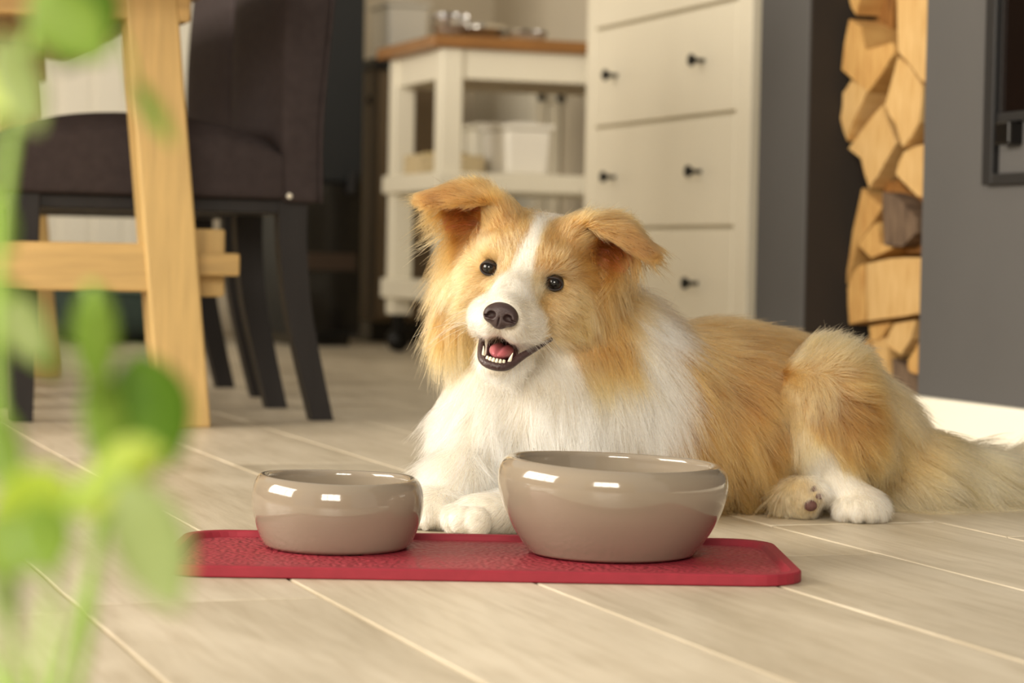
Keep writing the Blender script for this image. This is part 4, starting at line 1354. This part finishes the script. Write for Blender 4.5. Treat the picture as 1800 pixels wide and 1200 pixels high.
def hair_obj(name, Pts, RAD, cols, m, parent):
    cv = bpy.data.hair_curves.new(name)
    k = Pts.shape[1]
    cv.add_curves([k] * len(Pts))
    cv.attributes['position'].data.foreach_set('vector', (Pts - DL).astype(np.float32).ravel())
    a = cv.attributes.get('radius') or cv.attributes.new('radius', 'FLOAT', 'POINT')
    a.data.foreach_set('value', RAD.astype(np.float32).ravel())
    a = cv.attributes.new('col', 'FLOAT_COLOR', 'CURVE')
    a.data.foreach_set('color', np.hstack([cols, np.ones((len(cols), 1))]).astype(np.float32).ravel())
    cv.materials.append(m)
    o = bpy.data.objects.new(name, cv)
    C.objects.link(o)
    o.parent = parent
    return o
def fur_material():
    m = bpy.data.materials.new('dog_fur'); m.use_nodes = True
    nt = m.node_tree
    nt.nodes.remove(nt.nodes['Principled BSDF'])
    at_ = nt.nodes.new('ShaderNodeAttribute'); at_.attribute_name = 'col'
    hi = nt.nodes.new('ShaderNodeHairInfo')
    rp = nt.nodes.new('ShaderNodeValToRGB')
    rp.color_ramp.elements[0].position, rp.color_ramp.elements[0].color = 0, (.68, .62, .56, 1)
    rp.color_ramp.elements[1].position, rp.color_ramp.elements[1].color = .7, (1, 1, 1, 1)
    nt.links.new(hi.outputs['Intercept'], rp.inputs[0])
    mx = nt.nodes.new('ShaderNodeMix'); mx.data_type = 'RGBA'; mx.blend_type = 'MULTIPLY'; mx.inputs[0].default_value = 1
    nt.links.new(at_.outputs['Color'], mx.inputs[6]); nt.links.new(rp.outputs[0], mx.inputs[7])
    b = nt.nodes.new('ShaderNodeBsdfHairPrincipled')
    b.model = 'CHIANG'; b.parametrization = 'COLOR'
    b.inputs['Roughness'].default_value = .38
    b.inputs['Radial Roughness'].default_value = .55
    b.inputs['Random Roughness'].default_value = .2
    nt.links.new(mx.outputs[2], b.inputs['Color'])
    nt.links.new(b.outputs[0], nt.nodes['Material Output'].inputs[0])
    return m
M_fur = fur_material()
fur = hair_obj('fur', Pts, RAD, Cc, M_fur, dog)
scene.cycles_curves.shape = 'RIBBONS' if hasattr(scene, 'cycles_curves') else None

# -- eyes
def eye_material():
    m = bpy.data.materials.new('dog_eye'); m.use_nodes = True
    nt = m.node_tree; p = nt.nodes['Principled BSDF']
    tc = nt.nodes.new('ShaderNodeTexCoord')
    sx = nt.nodes.new('ShaderNodeVectorMath'); sx.operation = 'MULTIPLY'; sx.inputs[1].default_value = (1, 1, 0)
    ln = nt.nodes.new('ShaderNodeVectorMath'); ln.operation = 'LENGTH'
    nt.links.new(tc.outputs['Object'], sx.inputs[0]); nt.links.new(sx.outputs[0], ln.inputs[0])
    mr = nt.nodes.new('ShaderNodeMapRange'); mr.inputs['From Max'].default_value = .0095
    nt.links.new(ln.outputs['Value'], mr.inputs[0])
    rp = nt.nodes.new('ShaderNodeValToRGB'); e = rp.color_ramp.elements
    e[0].position, e[0].color = .48, srgb(8, 7, 7)
    e[1].position, e[1].color = .56, srgb(40, 25, 17)
    x = e.new(.68); x.color = srgb(60, 38, 25)
    x = e.new(.80); x.color = srgb(24, 16, 14)
    nt.links.new(mr.outputs[0], rp.inputs[0]); nt.links.new(rp.outputs[0], p.inputs['Base Color'])
    p.inputs['Roughness'].default_value = .03; p.inputs['Specular IOR Level'].default_value = .5; p.inputs['Coat Weight'].default_value = 0
    p.inputs['Coat Roughness'].default_value = .01
    return m
M_eye = eye_material()
M_lid = mat('dark_eyelid', srgb(34, 25, 23), .65)
for e, s in zip(EYE, (-1, 1)):
    bm = bmesh.new(); bmesh.ops.create_uvsphere(bm, u_segments=40, v_segments=28, radius=.0088)
    for v in bm.verts:
        if v.co.z > .0066: v.co.z += (v.co.z - .0066) * .35
    o = bm_obj('eye', bm, M_eye, dog, True)
    R_ = HROT @ roty(s * 4.0)
    o.matrix_local = Matrix.Translation(Vector(h2w(e + (0, 0, .02)) - DL)) @ Matrix(R_.tolist()).to_4x4()
    pts = []
    for q in np.linspace(0, 2 * PI, 33):
        x_, y_ = .80 * math.cos(q), (.57 if math.sin(q) > 0 else .62) * math.sin(q)
        if x_ * s < 0: x_ *= 1.22          # inner corner drawn out
        pts.append((x_, y_, math.sqrt(max(.02, .96 ** 2 - min(.9, x_ * x_ + y_ * y_)))))
    v_, f_ = tube([Vector(p_) * .01 for p_ in pts], [.0010] * 33, 8)
    mesh_obj('eyelid', v_, f_, M_lid, o, True)

# -- nose
nf = Field((-2.2, -1.9, -1.6), (2.2, 1.7, 1.8), .07)
nf.ell((0, 0, 0), (1.55, 1.15, 1.0), .2)
for s in (-1, 1):
    nf.ell((s * .92, -.15, .25), (.72, .78, .72), .25)
nf.ell((0, -.75, .25), (.7, .6, .6), .3)
for s in (-1, 1):
    nf.ell((s * .78, -.16, 1.0), (.42, .36, .62), .12, None, 's')
    nf.ell((s * 1.22, -.36, .8), (.36, .12, .45), .1, None, 's')
nf.ell((0, -.75, .95), (.06, .6, .35), .1, None, 's')
nV, nQ = surface_nets(nf.F, nf.lo, nf.h)
nV = relax(nV, nQ, 2, .5)
M_nose = mat('dog_nose', srgb(62, 46, 45), .30, spec=.5, noise=(900, .15, (1, 1, 1)), bump=(1500, .35, (1, 1, 1)))
no = np_mesh('nose', nV * .0102, nQ, M_nose, dog)
no.matrix_local = Matrix.Translation(Vector(h2w(NOSE) - DL)) @ Matrix((HROT @ rotx(-6)).tolist()).to_4x4()

# -- mouth: tongue, teeth, lower lip
def hpart(name, fn_verts, faces, m, smooth=True):
    vs2 = [Vector(h2w(p) - DL) for p in fn_verts]
    return mesh_obj(name, vs2, faces, m, dog, smooth)
bm = bmesh.new(); bmesh.ops.create_uvsphere(bm, u_segments=32, v_segments=20, radius=1)
tv = []
for v in bm.verts:
    x, y, z = v.co.x * 1.15, v.co.y * .70, v.co.z * 3.0
    y += -.22 * math.exp(-(x / .22) ** 2) * (1 if y > 0 else 0) + .12 * x * x
    tv.append((x, -7.25 + y + .02 * z, 2.3 + z))
tf = [tuple(v.index for v in f.verts) for f in bm.faces]; bm.free()
hpart('tongue', tv, tf, mat('tongue', srgb(186, 104, 112), .35, spec=.5, noise=(300, .1, (1, 1, 1)), sub=.15))
M_tooth = mat('tooth', srgb(240, 232, 208), .25)
def tooth(base, tip, r, e=.15):
    P_ = spline([base, np.array(base) * .5 + np.array(tip) * .5 + (0, 0, .1), tip], 4)
    v_, f_ = tube([Vector(q) for q in P_], list(np.interp(np.linspace(0, 1, len(P_)), [0, .5, 1], [r, r * (.8 if e < .3 else 1), r * e])), 10)
    hpart('tooth', v_, f_, M_tooth)
for s in (-1, 1):
    tooth((s * 1.2, -8.0, 4.7), (s * 1.45, -6.65, 4.95), .21)
for x in (-.82, -.5, -.17, .17, .5, .82):
    tooth((x, -8.0, 5.45 - .35 * x * x), (x, -7.45, 5.5 - .35 * x * x), .17, .7)
nl = len(lipc)
v_, f_ = tube([Vector(q) for q in lipc], list(np.interp(np.linspace(0, 1, nl), [0, .2, .4, .5, .6, .8, 1], [.18, .38, .42, .42, .42, .38, .18])), 12)
hpart('lip', v_, f_, mat('dog_lip', srgb(64, 44, 44), .3, spec=.6, bump=(500, .5, (1, 1, 1))))
# -- pads of the turned hind paw
M_pad = mat('paw_pad', srgb(92, 58, 52), .7, noise=(200, .2, (1, 1, 1)))
for dx, dz, r_ in ((.005, -.008, .0066), (.0135, .002, .0040), (.0075, .009, .0036)):
    bm = bmesh.new(); bmesh.ops.create_uvsphere(bm, u_segments=16, v_segments=10, radius=1)
    for v in bm.verts: v.co = Vector((v.co.x * r_, v.co.y * r_ * .7, v.co.z * r_ * (1.0 if v.co.z > 0 else .8)))
    o = bm_obj('paw_pad', bm, M_pad, dog, True); o.location = Vector(pq + (dx, -.0285, dz) - DL)
# -- whiskers
wp, wr_ = [], []
for s in (-1, 1):
    for i in range(13):
        r0 = np.array((s * random.uniform(2.0, 3.0), random.uniform(-4.8, -3.2), random.uniform(4.0, 6.0)))
        dr_ = np.array((s * random.uniform(.7, 1.0), random.uniform(-.5, .1), random.uniform(-.3, .3)))
        L = random.uniform(3.0, 6.0)
        p_ = [h2w(r0 + dr_ * L * q + np.array((0, -1.6, -.8)) * q * q * L * .28) for q in t]
        wp.append(p_); wr_.append(.00022 * np.interp(t, [0, 1], [1, .3]))
hair_obj('whiskers', np.array(wp), np.array(wr_), np.tile(PAL['W'] * .95, (len(wp), 1)), M_fur, dog)
